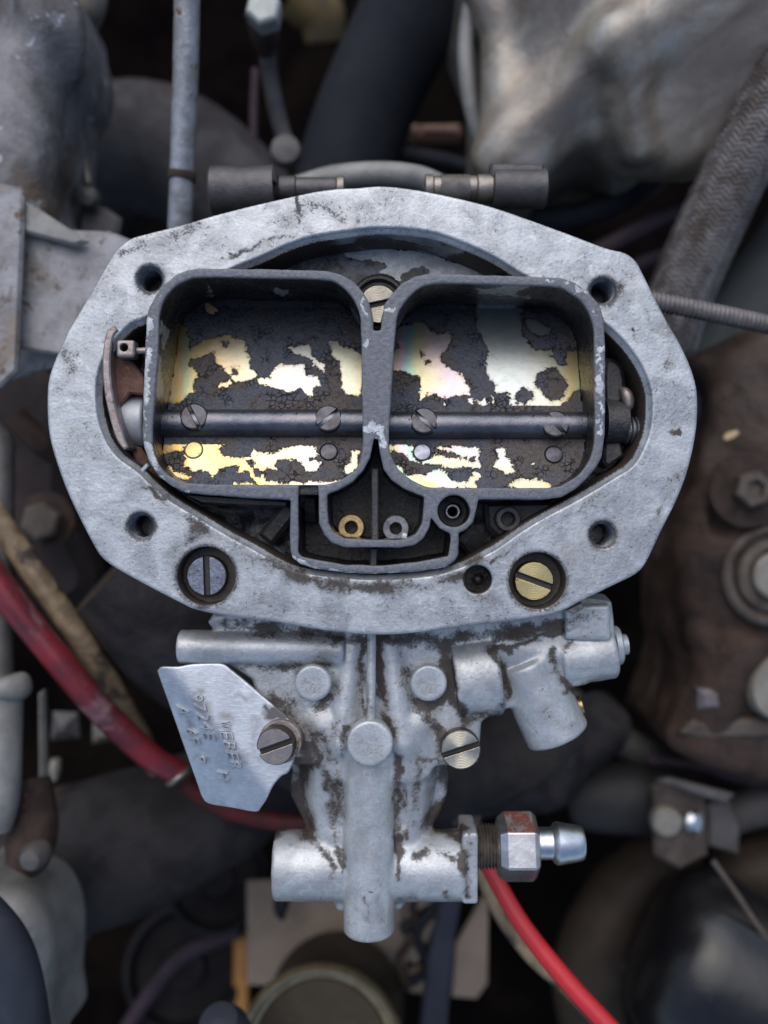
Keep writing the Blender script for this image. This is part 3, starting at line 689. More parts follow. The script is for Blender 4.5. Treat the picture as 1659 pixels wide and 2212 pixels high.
polyB = [cB([(150,550),(370,530),(400,570),(450,600),(540,580),(550,640),(520,700),(480,740),(480,790),(560,840),(610,870),(640,920),(680,960),(660,1000),(520,1030),(430,1000),(380,1000),(330,1060),(340,960),(330,890),(260,860),(120,840),(140,760),(200,690)]),
 cB([(705,260),(1050,300),(1030,390),(1000,480),(1010,600),(1060,680),(1100,710),(1200,700),(1230,760),(1290,790),(1300,720),(1350,710),(1420,740),(1440,830),(1440,960),(1320,1000),(1300,1040),(1240,1090),(1100,1080),(950,1090),(920,1070),(920,1000),(830,990),(830,930),(760,860),(780,720),(740,620),(705,560)]),
 cB([(1020,500),(1100,520),(1210,580),(1180,610),(1110,620),(1050,590)]),
 cB([(710,1040),(760,1030),(790,1060),(780,1085),(730,1075)]), cB([(485,1050),(500,1035),(510,1060),(495,1075)]), cB([(655,1030),(670,1030),(690,1070),(665,1065)]), cB([(808,1010),(820,1010),(832,1075),(812,1075)]),
 cB([(110,1315),(240,1330),(300,1345),(290,1400),(330,1440),(410,1420),(440,1390),(480,1400),(560,1410),(640,1420),(660,1390),(740,1360),(710,1420),(740,1460),(745,1500),(700,1480),(600,1480),(520,1480),(420,1450),(330,1450),(270,1430),(220,1380),(120,1370)]),
 cB([(440,1345),(620,1340),(740,1350),(700,1410),(600,1405),(520,1380)]),
 cB([(120,1415),(200,1470),(260,1530),(350,1530),(440,1490),(500,1500),(560,1560),(650,1570),(700,1500),(750,1520),(700,1570),(720,1620),(600,1620),(400,1620),(280,1600),(160,1500)]),
 cB([(830,1350),(900,1345),(910,1400),(940,1450),(960,1510),(900,1540),(860,1500),(810,1480),(850,1420)]),
 cB([(910,1580),(1000,1555),(1100,1550),(1200,1590),(1190,1630),(1000,1630),(920,1610)]), cB([(1060,1440),(1095,1445),(1090,1465),(1065,1465)])]
subB = [cB([(1100,870),(1200,815),(1270,870),(1300,950),(1280,1020),(1200,1050),(1150,1020),(1090,930)]), cB([(960,1000),(1010,960),(1075,980),(1080,1030),(1020,1060),(970,1050)]), cB([(1190,750),(1270,730),(1300,800),(1260,810)]), cB([(280,1370),(340,1380),(400,1400),(360,1440),(310,1430)]), cB([(660,1400),(710,1405),(690,1445),(665,1440)]), cB([(340,715),(365,740),(355,755),(340,740)]), cB([(380,775),(405,780),(400,800),(380,798)])]
CP_Y0, CP_Y1 = 1052.0, 646.0
def plate_z(Y): return np.interp(Y, [4.5, 48.5], [-4.8, -19.0])   # mm: low (picture bottom) edge high, far edge sunk
def choke_plate(poly, polys, subs, seed, goldf, irif):
    P = smooth_closed(D2(poly, ZR), 3); lo = P.min(0)-.5; hi = P.max(0)+.5; h = 0.34
    xs = np.arange(lo[0], hi[0], h); ys = np.arange(lo[1], hi[1], h); GX, GY = np.meshgrid(xs, ys, indexing='ij')
    sd = poly_sdf(GX, GY, P); GZ = plate_z(GY)
    Vg, Fg = grid_mesh(GX, GY, GZ, sd < 0.15)
    q = topx(Vg); s_ = np.full(len(Vg), 99.0)
    for p in polys: s_ = np.minimum(s_, poly_sdf(q[:, 0], q[:, 1], p))
    for p in subs: s_ = np.maximum(s_, -poly_sdf(q[:, 0], q[:, 1], p))
    res = np.clip(s_*0.105, -2.2, 2.2)
    res = np.where(np.abs(q[:, 1]-918) < 40, 2.2, res)
    # thickness: a second sheet below joined by the rim
    n = len(Vg); V2 = Vg.copy(); V2[:, 2] -= 1.5
    e = {}
    for f in Fg:
        for a, b in zip(f, np.roll(f, -1)):
            if (b, a) in e: e.pop((b, a))
            else: e[(a, b)] = 1
    side = np.array([(b, a, a+n, b+n) for a, b in e])
    FF = np.concatenate([Fg, Fg[:, ::-1]+n, side]); VV = np.concatenate([Vg, V2])
    A = {'residue': np.tile(res, 2), 'gold': np.tile(goldf(q), 2), 'iri': np.tile(irif(q), 2), 'upper_dark': np.tile(np.interp(q[:, 1], [660, 770], [1, 0]), 2)}
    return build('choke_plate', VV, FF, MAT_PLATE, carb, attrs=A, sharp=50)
def gA(q):
    x, y = q[:, 0], q[:, 1]
    g = np.interp(x, [340, 365, 385, 410, 450, 520, 600, 700, 760, 790], [0.85, 0.68, 0.76, 0.5, 0.40, 0.32, 0.10, 0.02, 0.22, 0.40])
    g = g+np.interp(y, [940, 960, 1045], [0, 0.05, 0.22])*np.interp(x, [340, 600, 700], [1.2, 1, 0])
    return np.clip(g+np.interp(y, [690, 760], [.1, 0]), 0, 1)
def gB(q):
    x, y = q[:, 0], q[:, 1]
    g = np.interp(x, [845, 870, 900, 960, 1100, 1200, 1240, 1285], [0.50, 0.34, 0.15, 0.05, 0.0, 0.15, 0.5, 0.85])
    g = g+np.interp(y, [950, 1000, 1050], [0, 0.1, 0.42])*np.interp(x, [845, 1000, 1200], [1, 0.8, 0.5])
    return np.clip(g, 0, 1)
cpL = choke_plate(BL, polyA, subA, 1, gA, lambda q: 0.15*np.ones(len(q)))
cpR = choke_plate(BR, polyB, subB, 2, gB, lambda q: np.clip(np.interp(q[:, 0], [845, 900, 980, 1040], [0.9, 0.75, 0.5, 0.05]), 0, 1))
cpL['label'] = 'left choke plate, gold and cream bare zinc under flaked black residue'
cpR['label'] = 'right choke plate, pearly bare zinc with round patches of black residue'
# ---- shafts through both bores
def shaft(x0, x1, y, name, parent, r=3.1, z=-8.9):
    a = D(x0, y, z); b = D(x1, y, z); V, F, uv = tube([a, (a+b)/2, b], r, n=40, smoothn=10)
    return build(name, V, F, MAT_SHAFT, parent)
shaft(335, 792, 914, 'choke_shaft', carb); shaft(842, 1295, 919, 'choke_shaft', carb)
for x, y, a in ((418, 899, -62), (709, 903, 42), (916, 908, -45), (1201, 915, -50)):
    screw('choke_screw', x, y, -5.9, 30.5, a, MAT_DSTEEL, carb, h=1.4, slot=(0.62, 0.9), dome=0.5, under=1.2, tilt=(R(-14), 0))
# raised discs shaped to stand for the screw reflections in the plates
for x, y, mt in ((418.5, 972, MAT_GOLD), (710, 976, MAT_DSTEEL), (912, 977, MAT_STEEL), (1196, 982, MAT_DSTEEL)):
    Yw = D(x, y, -6)[1]; z = float(plate_z(Yw)); c = D(x, y, z)
    V, F = lathe([(2.15, -1), (2.15, 0.02), (2.0, 0.16), (1.82, 0.05), (1.75, 0.12), (0.9, 0.2), (0.001, 0.2)], c, axis=(0, math.sin(R(17)), math.cos(R(17))))
    build('screw_reflection_disc', V, F, mt, carb, origin=c, attrs={'slot': np.zeros(len(V))})
# ---- jets and ribs in the vent chamber
def ringtube(name, x, y, z, r0, r1, mat, depth=6, slot=None, parent=carb):
    k = kz(z); c = D(x, y, z)
    V, F = lathe([(r1*k, -depth), (r1*k, -0.25), (r1*k-.25, 0), (r0*k+.2, 0), (r0*k, -0.25), (r0*k, -depth)], c)
    o = build(name, V, F[:-2] if False else F, mat, parent, origin=c); return o
ringtube('main_jet', 758.6, 1139, -10.5, 13, 29, MAT_BRASS); ringtube('main_jet', 855, 1141, -10.5, 12, 29.5, MAT_GREYJET)
for (x, y, a) in ((843, 1127, 40), (874, 1157, 35)):
    c = D(x, y, -10.2); V, F = lathe([(0.7, -1), (0.7, 0.1), (0.001, 0.15)], c, sides=4, phase=R(a)); build('jet_slot_key', V, F, MAT_BRIGHT if a == 35 else MAT_WORN, carb)
def barbox(name, p0, p1, w, z0, z1, mat, parent=carb, bev=0.3, slope=0.0):
    a = D(*p0, z1)[:2]; b = D(*p1, z1)[:2]; d = (b-a)/np.linalg.norm(b-a); n_ = np.array([-d[1], d[0]])*w/2
    V, F = prism([a-n_, b-n_, b+n_, a+n_], z0, z1, bev)
    if slope: V[:, 2] += slope*((V[:, :2]-a)@d)
    return build(name, V, F, mat, parent)
barbox('chamber_rib', (810, 1012), (810, 1170), 1.7, -16, -3.2, MAT_BLACKOIL); barbox('chamber_rib', (808, 1184), (806, 1224), 1.7, -16, -3.4, MAT_BLACKOIL)
barbox('chamber_rib', (668, 1075), (668, 1130), 2.6, -16, -6, MAT_BLACKOIL, slope=-0.5)
barbox('stiffening_rib', (655, 1062), (566, 1168), 4.2, -14, -5.5, MAT_BLACKOIL, slope=-0.28, bev=0.9)
barbox('stiffening_rib', (1004, 1150), (1040, 1190), 5.5, -14, -6.5, MAT_BLACKOIL, slope=-0.4, bev=0.9)
ringtube('vent_boss', 1098, 1121, -5.5, 14.5, 27, MAT_BLACKOIL, depth=7)
ringtube('idle_jet', 978, 1105, -4.5, 10, 17, MAT_GREYJET, depth=6); ringtube('idle_jet_seat', 979, 1104, -7.5, 17, 34, MAT_BLACKOIL, depth=3)
V, F = prism(D2([(1045,1085),(1215,1085),(1130,1140),(1075,1165),(1050,1140)], -10), -14, -9, 1.0); build('webbing', V, F, MAT_BLACKOIL, carb)
V, F = prism(D2([(400,1068),(626,1080),(626,1098),(520,1095),(440,1090)], -6), -14, -3.5, 0.6); build('webbing', V, F, MAT_BLACKWALL, carb)
# between the barrels at the top: the deep pocket with its slotted screw
V, F = lathe([(6.5, -2), (6.5, 0.6), (6.0, 1.0), (5.4, 1.0), (5.0, 0.5), (5.0, -0.2), (0.001, -0.25)], D(818, 655, -10.8)); build('pocket_ring', V, F, MAT_BLACKWALL, carb)
screw('cover_screw', 818, 656, -7.6, 42, 12, MAT_ZINC, carb, h=2.4, label='pale gold slotted screw in the pocket between the barrels')
# ---- left side: collar, rusty lever, cable stop
def f_collar(X, Y, Z):
    a = D(269, 911, -9.5); b = D(322, 911, -9.5); return capcyl(X, Y, Z, a, b, 6.1, 0.9)
V, F, N, _ = nets(f_collar, (-62, 11, -17), (-50, 29, -2), 0.3); build('shaft_collar', V, F, MAT_COLLAR, carb, normals=N)
LEV = [(250,707),(238,718),(232,740),(229,770),(229,800),(232,839),(239,876),(248,911),(260,948),(272,968)]
lp = smooth_open([D(x, y, 0.8) for x, y in LEV], 5)
def strip(path, wdt, z0, z1):
    p = path[:, :2]; T = np.gradient(p, axis=0); T /= np.linalg.norm(T, axis=1)[:, None]; n_ = np.stack([-T[:, 1], T[:, 0]], 1)
    w = wdt if np.ndim(wdt) else np.full(len(p), wdt)
    return np.concatenate([p-n_*w[:, None]/2, (p+n_*w[:, None]/2)[::-1]])
wl = np.interp(np.linspace(0, 1, len(lp)), [0, .1, .5, .85, 1], [1.2, 1.7, 1.7, 1.9, 1.0])
V, F = prism(strip(lp, wl, 0, 0), -9, 0.6, 0.3); lev = build('choke_lever', V, F, MAT_WORN, carb)
V, F = prism(D2(cG([(350,170),(440,200),(480,330),(560,560),(760,820),(760,1050),(560,1020),(440,1180),(420,1400),(500,1700),(430,1640),(380,1350),(330,1000),(310,600)]), -4), -7.0, -3.4, 0.4); build('lever_face', V, F, MAT_RUST, lev)
V, F = lathe([(0.001, 2), (.7, 1.9), (1.1, 1.4), (1.2, 0)], D(224, 757, -1.2), axis=(-1, 0, 0)); build('lever_rivet', V, F, MAT_WORN, lev)
def f_stop(X, Y, Z):
    c = D(276, 756, -1.4); d = rbox(X, Y, Z, c, (2.0, 1.9, 1.9), 0.7)
    return smax(d, -(np.hypot(X-c[0]+.3, Y-c[1]-.2)-0.85), 0.2)
c = D(276, 756, -1.4); V, F, N, _ = nets(f_stop, c-3, c+3, 0.16); build('cable_stop', V, F, MAT_WORN, carb, normals=N)
V, F, uv = tube([D(288, 757, -1.8), D(302, 758, -2.0), D(318, 757, -2.2)], [0.9, 0.75, 0.8], n=16); build('cable_stop_pin', V, F, MAT_WORN, carb)
V, F = prism(D2([(278,960),(300,965),(345,1035),(318,1040),(290,1010)], -5), -12, -6, 0.6); build('lever_spring_plate', V, F, MAT_RUST, carb)
V, F = prism(D2([(300,1018),(316,1000),(322,1006),(306,1024)], -1.2), -4, -1.1, 0.2); build('ring_tab', V, F, MAT_COLLAR, carb)
# ---- right side: black shaft boss, stud end, spring clip
a = D(1303, 912, -8.6); b = D(1350, 912, -8.6)
V, F, uv = tube([a, a*.5+b*.5, b], [5.2, 5.0, 4.8], n=36, wob=0.03); build('shaft_boss', V, F, MAT_BLACKOIL, carb)
P = []; x0 = D(1349, 930, -7.5)
n = 24
for i in range(n): P.append((3.1 if i % 4 in (1, 2) else 2.4, i*0.25))
P.append((0.001, n*0.26))
V, F = lathe(P, x0, axis=(1, 0, 0.0)); build('stud_end', V, F, simple('black_greasy_thread', (0.13, 0.13, 0.15), (0.20, 0.20, 0.22), 0.25, 0.7, 2, 0.2, rough2=.4), carb, sharp=20)
V, F, uv = tube([D(1340, 840, -7), D(1352, 850, -6), D(1358, 875, -6), D(1352, 890, -7)], [0.5, 1.3, 1.2, 0.5], n=16); build('spring_clip', V, F, MAT_WORN, carb)
V, F = prism(smooth_closed(D2([(1300,780),(1340,790),(1350,850),(1335,880),(1300,880)], -9), 4), -13, -7, 1.2); build('side_lug', V, F, MAT_BLACKOIL, carb)
V, F = prism(D2([(1303,945),(1338,955),(1345,985),(1310,1010),(1300,1000)], -9), -13, -7.5, 0.6); build('side_lug', V, F, MAT_BLACKOIL, carb)

# ==================================================================== top cover casting below the flange (picture bottom)
DECK = [(462,1325),(470,1372),(500,1440),(545,1470),(560,1560),(560,1640),(690,1648),(720,1690),(900,1690),(935,1662),(958,1648),(1032,1648),(1040,1560),(1115,1525),(1215,1490),(1300,1455),(1322,1300),(1100,1290),(700,1310)]
NECK1 = [(640,1600),(632,1665),(628,1710),(645,1752),(664,1790),(690,1830),(712,1925),(884,1925),(905,1830),(935,1785),(955,1745),(968,1700),(966,1650),(960,1600)]
NECK2 = [(690,1600),(655,1640),(660,1700),(675,1760),(700,1830),(715,1900),(870,1900),(885,1830),(915,1760),(930,1700),(930,1640),(900,1600)]
dk, n1, n2 = smooth_closed(D2(DECK, -13), 2), smooth_closed(D2(NECK1, -22), 4), smooth_closed(D2(NECK2, -18), 4)
GRP = ['cover_deck', 'vent_tube', 'filter_band_boss', 'elbow_boss', 'return_boss', 'fuel_bore', 'inlet_housing', 'inlet_face', 'cover_neck']
def f_cover(X, Y, Z):
    x2, y2 = np.broadcast_arrays(X[:, :, 0], Y[:, :, 0])
    sh = np.broadcast_shapes(X.shape, Y.shape, Z.shape)
    deck = slab(poly_sdf(x2, y2, dk)[:, :, None]-0.1*np.clip(-13-Z, 0, 9), Z, -25, -12.6, 1.2)
    v = {}
    v[0] = deck
    v[1] = capcyl(X, Y, Z, D(387, 1397, -14.0), D(745, 1402, -14.0), 3.95, 0.7)
    v[2] = capcyl(X, Y, Z, D(978, 1462, -18.5), D(1074, 1450, -18.5), 10.1, 0.7)
    v[3] = capcyl(X, Y, Z, D(1130, 1425, -17), D(1207, 1592, -17), 7.5, 1.1)
    v[4] = smin(capcyl(X, Y, Z, D(1205, 1424, -16.5), D(1323, 1404, -16.5), 6.5, 1.0), rbox(X, Y, Z, D(1262, 1340, -14), (5.2, 4.0, 4.0), 0.8), 1.0)
    v[5] = capcyl(X, Y, Z, D(797, 1600, -15.5), D(797, 2013, -15.5), 5.95, 1.0)
    v[6] = capcyl(X, Y, Z, D(594, 1868, -20.5), D(1003, 1868, -20.5), 8.1, 0.9)
    v[7] = rbox(X, Y, Z, (D(1015, 1866, -15)[0], D(1015, 1864, -14.5)[1]-1.2, -20.5), (1.85, 8.3, 6.6), 0.7)
    nk = np.minimum(slab(poly_sdf(x2, y2, n1)[:, :, None], Z, -32, -21, 1.4), 99)
    nk = smin(nk, slab(poly_sdf(x2, y2, n2)[:, :, None]-0.25*np.clip(-17-Z, 0, 9), Z, -30, -17.5, 2.2), 2.0)
    nk = smin(nk, cone_cap(X, Y, Z, D(700, 1560, -16), D(722, 1830, -21), 5.0, 4.0), 2.5)
    nk = smin(nk, cone_cap(X, Y, Z, D(900, 1560, -16), D(875, 1830, -21), 5.0, 4.0), 2.5)
    v[8] = nk
    fl = np.minimum(cone_cap(X, Y, Z, D(728, 1800, -18.5), D(738, 1952, -20), 3.2, 1.6), cone_cap(X, Y, Z, D(868, 1800, -18.5), D(858, 1950, -20), 3.2, 1.6))
    v[6] = smin(v[6], fl, 1.6)
    # ears for the two screws, ridge, pipe seat
    ear = smin(rbox(X, Y, Z, D(618, 1612, -15), (5.6, 3.6, 2.2), 0.8), rbox(X, Y, Z, D(975, 1615, -15), (4.6, 3.4, 2.2), 0.8), 0.5)
    v[0] = smin(v[0], ear, 1.5)
    v[0] = smin(v[0], cone_cap(X, Y, Z, D(840, 1385, -13.5), D(868, 1600, -13.5), 2.4, 3.4), 2.0)
    v[0] = smin(v[0], cone_cap(X, Y, Z, D(760, 1400, -13.5), D(735, 1600, -13.5), 1.6, 3.6), 2.0)
    nk2 = np.minimum(cone_cap(X, Y, Z, D(733, 1600, -14.2), D(735, 1900, -17.5), 1.1, 0.9), cone_cap(X, Y, Z, D(872, 1610, -14.5), D(866, 1800, -17.0), 1.0, 0.8))
    v[8] = smin(v[8], nk2, 0.8)
    v[0] = smin(v[0], cone_cap(X, Y, Z, D(1100, 1400, -15), D(1200, 1410, -15), 4, 4), 2.5)
    ks = {1: 0.8, 2: 0.45, 3: 1.5, 4: 0.8, 5: 0.9, 6: 1.7, 7: 0.3, 8: 1.6}
    full = np.broadcast_to(v[0], sh).astype(np.float32).copy(); lab = np.zeros(sh, np.int8); best = full.copy()
    for i in (8, 1, 2, 3, 4, 6, 5, 7):
        vi = np.broadcast_to(v[i], sh).astype(np.float32)
        m = vi < best; lab[m] = i; best = np.minimum(best, vi)
        full = smin(full, vi, ks[i])
    for (x, y, rr) in ((676, 1475, 41), (926, 1475.5, 41)):      # recess round the two pads
        c = D(x, y, -12); q_ = np.hypot(X-c[0], Y-c[1])
        full = full  # (kept proud, no recess)
    return full, lab
V, F, N, L = nets(f_cover, (-53.5, -104.5, -29), (57.5, -20, -7.5), 0.38)
V = V+N*(0.05*vnoise(V, 2.2, 21)+0.10*vnoise(V, 6, 22))[:, None]
dirt_c = strokes_attr(V, [
    ([(470,1352),(600,1362),(800,1382),(1000,1378),(1150,1362),(1290,1325)], 24, 1.0),
    ([(480,1362),(560,1372),(660,1380)], 14, 0.8), ([(500,1442),(560,1445),(650,1440),(690,1432)], 16, 0.9),
    ([(782,1390),(780,1460),(783,1560),(775,1575)], 15, 0.85), ([(820,1390),(822,1480),(836,1560)], 15, 1.0),
    ([(618,1485),(628,1520),(660,1530),(700,1520)], 22, 1.0), ([(590,1500),(640,1545),(680,1590),(690,1640)], 26, 0.95),
    ([(640,1560),(665,1640),(640,1700),(640,1740),(668,1800)], 18, 1.0), ([(700,1600),(725,1660),(730,1760),(725,1820),(735,1870)], 13, 0.75),
    ([(862,1620),(860,1720),(858,1820),(862,1900)], 14, 0.95), ([(872,1700),(880,1760),(876,1810)], 10, 0.8),
    ([(880,1440),(872,1480),(890,1520),(930,1530),(970,1500)], 17, 1.0), ([(960,1380),(965,1440),(985,1520),(1010,1560),(1080,1545)], 20, 1.15),
    ([(930,1560),(950,1590),(955,1620)], 26, 1.15), ([(900,1640),(950,1638)], 9, 0.9), ([(960,1660),(968,1700),(950,1745),(930,1790)], 20, 1.15),
    ([(1062,1400),(1080,1440),(1095,1490),(1095,1545)], 15, 1.1), ([(1072,1398),(1110,1402),(1150,1385),(1190,1372),(1270,1350)], 9, 1.0),
    ([(1190,1400),(1200,1450),(1230,1490),(1270,1480)], 13, 0.95), ([(1110,1500),(1140,1540),(1155,1590)], 13, 0.4),
    ([(1220,1400),(1300,1350)], 12, 0.6), ([(595,1800),(640,1805),(680,1812)], 22, 1.0), ([(690,1830),(715,1870),(712,1900)], 12, 0.7),
    ([(930,1790),(1000,1795),(1010,1840)], 24, 1.0), ([(1003,1800),(1004,1850),(1012,1930)], 14, 0.95), ([(900,1850),(930,1830),(980,1850)], 16, 0.6),
    ([(735,1640),(737,1740),(738,1900),(735,1930)], 7, 0.6), ([(770,1960),(800,1990),(790,1940)], 10, 0.45), ([(820,1880),(822,1990)], 9, 0.5),
    ([(860,1940),(900,1945)], 10, 0.5), ([(965,1935)], 14, 0.7), ([(1020,1460),(1060,1500)], 26, 0.42), ([(1180,1540),(1230,1570)], 30, 0.40),
    ([(640,1450),(634,1480),(650,1510),(680,1524),(712,1508)], 15, 0.95), ([(640,1445),(676,1430),(710,1440)], 12, 0.7), ([(885,1450),(878,1485),(896,1515),(930,1526)], 14, 0.95), ([(750,1570),(742,1610),(744,1650)], 12, 0.75), ([(850,1570),(856,1620)], 12, 0.8), ([(690,1630),(640,1642),(590,1645)], 10, 0.7),
    ([(655,1650),(640,1720),(665,1790)], 26, 1.0), ([(955,1660),(950,1740),(925,1790)], 26, 1.1), ([(700,1640),(715,1720),(722,1800)], 16, 0.7), ([(905,1620),(900,1700),(890,1780)], 16, 0.7), ([(520,1450),(600,1470),(650,1560)], 34, 0.5), ([(700,1420),(740,1520),(720,1620)], 30, 0.45), ([(860,1400),(880,1440)], 30, 0.5), ([(1255,1480),(1262,1540)], 12, 0.6), ([(1000,1395),(1050,1400)], 16, 0.5), ([(392,1362),(520,1368),(640,1385)], 9, 0.6)])
low = np.clip((-19-V[:, 2])/4, 0, 1)
dirt_c = np.maximum(dirt_c, 0.15)
for gi, nm in enumerate(GRP):
    fm = (L[F] == gi).sum(1) >= 3 if gi else None
    lf = np.sort(L[F], axis=1); lf = lf[:, 1]     # majority-ish label of the quad
    f = F[lf == gi]
    if len(f) == 0: continue
    u, inv = np.unique(f, return_inverse=True)
    build(nm, V[u], inv.reshape(f.shape), MAT_COVER, carb, origin=(0, 0, 0), normals=N[u], attrs={'dirt': dirt_c[u]})
# pads and thin pipe on the cover
def pad(x, y, z, r, name, hgt=3.0, label=None):
    c = D(x, y, z); k = kz(z); r = r*k
    V, F, N, _ = nets(lambda X, Y, Z: smax(capcyl(X, Y, Z, (0, 0, -hgt), (0, 0, 0), r, 0.75), -(np.sqrt(X*X+Y*Y+(Z-r*3.0)**2)-r*3.02), 0.4), (-r-1, -r-1, -hgt-1), (r+1, r+1, 1), 0.2)
    d = np.clip(1.2-np.hypot(V[:, 0]*.8+.3, V[:, 1]+.6)/(r*0.6), 0, .5)*0.55
    o = build(name, V+c, F, MAT_COVER, carb, origin=c, normals=N, attrs={'dirt': d})
    return o
pad(676, 1476, -9.6, 40, 'casting_pad'); pad(926.5, 1476, -9.6, 40, 'casting_pad'); pad(799, 1607, -7.4, 50, 'bore_end_pad', 4.5)
V, F, uv = tube([D(803, 1366, -10.3), D(802, 1450, -10.2), D(801, 1564, -9.8)], [1.05, 1.05, 1.1], n=24)
build('balance_pipe', V, F, MAT_COVER, carb, attrs={'dirt': strokes_attr(V, [([(795,1380),(794,1550)], 8, .55)])})
screw('cover_screw', 995.5, 1619.5, -9.0, 43.5, 18, MAT_ZINC, carb, h=2.6, slot=(0.72, 1.2), label='pale gold slotted screw on the right ear of the cover')
screw('cover_screw', 594, 1613, -6.4, 41, 22, MAT_COPPERY, carb, h=3.0, slot=(0.8, 1.2), label='worn coppery slotted screw holding the stamped tag', tilt=(R(4), R(-8)))
V, F = lathe([(4.95, -1.2), (4.95, 0.2), (4.75, 0.5), (4.3, 0.5), (4.2, 0), (2, 0)], D(606, 1601, -9.2), axis=(-0.04, 0.08, 1)); build('lock_washer', V, F, MAT_WORN, carb)
# nut behind the return boss
a = D(1325, 1395, -19); V, F = lathe([(4.6, 0), (4.6, 1.2), (4.2, 1.6), (2.4, 1.7), (2.4, 3.2), (0.001, 3.4)], a, axis=(1, 0.1, 0), n=6 and 30); build('boss_plug', V, F, MAT_COLLAR, carb)
V, F = lathe([(2.2, 0), (2.2, 1.0), (0.001, 1.3)], D(1247, 1525, -20), axis=(1, 0.3, 0)); build('boss_plug', V, F, MAT_BRASS, carb)
V, F = prism(D2([(1218,1318),(1255,1300),(1262,1312),(1240,1326)], -9), -12, -8.5, 0.3); build('gasket_edge', V, F, MAT_GRIMESTEEL, carb)

# ---- stamped tag
TG = [(338.7,1458.5),(339,1449),(349,1441),(386,1440),(413,1435),(460,1433),(481.6,1434.7),(497.5,1445),(540,1479),(582,1514),(619,1543),(640,1575),(645,1610),(627,1660),(611,1670),(592.7,1691),(579.5,1718),(566,1739),(553,1752),(500,1750),(444.6,1748),(428.7,1733.6),(418,1702),(395,1632),(367,1545)]
tz = -11.2
pa = D(392, 1448, tz)[:2]; pb = D(592, 1690, tz)[:2]; bd = (pb-pa)/np.linalg.norm(pb-pa); bn = np.array([bd[1], -bd[0]])
if (D(340, 1700, tz)[:2]-pa)@bn < 0: bn = -bn
def tagz(x, y):
    t = (np.stack([x, y], -1)-pa)@bn
    s_ = np.clip(t/5.0, 0, 1); soft = 5.0*(s_**3-s_**4/2)*1.0   # rounded bend then straight
    return -0.50*(soft+np.clip(t-5.0, 0, 99)) - 0.10*(y-pa[1])
tp = smooth_closed(D2(TG, tz), 3); lo = tp.min(0)-.4; hi = tp.max(0)+.4
GX, GY = np.meshgrid(np.arange(lo[0], hi[0], 0.3), np.arange(lo[1], hi[1], 0.3), indexing='ij')
def f_tag(X, Y, Z):
    x2, y2 = np.broadcast_arrays(X[:, :, 0], Y[:, :, 0])
    zz = tagz(x2, y2)[:, :, None]; return slab(poly_sdf(x2, y2, tp)[:, :, None], Z-zz, tz-0.9, tz, 0.25)
V, F, N, _ = nets(f_tag, (lo[0], lo[1], tz-15), (hi[0], hi[1], tz+4.5), 0.24)
td = strokes_attr(V, [([(545,1495)], 16, 0.5), (cD([(820,790),(860,815)]), 9, 1.0), (cD([(1020,900),(1050,930)]), 8, 0.9), (cD([(1060,950),(1200,960)]), 16, 1.1), (cD([(950,990),(930,1250)]), 12, 0.3), (cI([(960,760),(1220,1420)]), 17, 0.5), (cI([(540,300),(760,1000)]), 17, 0.5), (cI([(300,560),(450,1000)]), 17, 0.5), (cI([(580,1390)]), 15, 0.45), (cI([(970,1630)]), 16, 0.45)])  # spots are dirt; strokes along the letter rows paint in their shadows
gx, gy, gz = V.T
N2 = N.copy()
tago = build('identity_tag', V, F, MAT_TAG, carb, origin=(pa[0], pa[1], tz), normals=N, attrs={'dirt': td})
def stamp(txt, start, end, hpx, upv=(1.0, 0.06)):
    cu = bpy.data.curves.new('stamped_letter', 'FONT'); cu.body = txt; cu.size = 1; cu.resolution_u = 3; cu.offset = -0.022; cu.extrude = 0.03; cu.bevel_depth = 0.035; cu.bevel_resolution = 0
    tmp = bpy.data.objects.new('tmp', cu); COL.objects.link(tmp)
    dg = bpy.context.evaluated_depsgraph_get(); me = bpy.data.meshes.new_from_object(tmp.evaluated_get(dg))
    P = np.array([v.co[:] for v in me.vertices]); Fc = [tuple(p.vertices) for p in me.polygons]
    bpy.data.objects.remove(tmp); bpy.data.meshes.remove(me)
    w = P[:, 0].max()-P[:, 0].min(); P[:, 0] -= P[:, 0].min(); hh = P[:, 1].max()
    s0 = np.array(cI([start])[0]); e0 = np.array(cI([end])[0]); up = np.array(upv)/np.linalg.norm(upv)*hpx/7.56
    q = s0+(e0-s0)*(P[:, 0]/w)[:, None]+up*(P[:, 1]/hh)[:, None]
    V = np.array([D(x, y, tz-2) for x, y in q]); V[:, 2] = tz+tagz(V[:, 0], V[:, 1])+P[:, 2]*6.5+0.22
    build('stamped_letter', V, Fc, MAT_TAG, tago, attrs={'dirt': np.zeros(len(V))}, sharp=60)
def stamps(txt, start, end, hpx, gap=0.10):
    n = len(txt); a = np.array(start, float); b = np.array(end, float)
    for i, ch in enumerate(txt):
        if ch == ' ': continue
        stamp(ch, a+(b-a)*(i+gap/2)/n, a+(b-a)*(i+1-gap/2)/n, hpx)
stamps('WEBER', (880, 700), (1125, 1510), 205, 0.18); stamps('9724E', (435, 270), (670, 1055), 215, 0.18)
stamps('A', (205, 500), (240, 660), 215, 0); stamps('6F', (330, 860), (420, 1150), 190, 0.3); stamps('9', (485, 1325), (520, 1465), 180, 0); stamps('H', (860, 1560), (885, 1700), 195, 0)

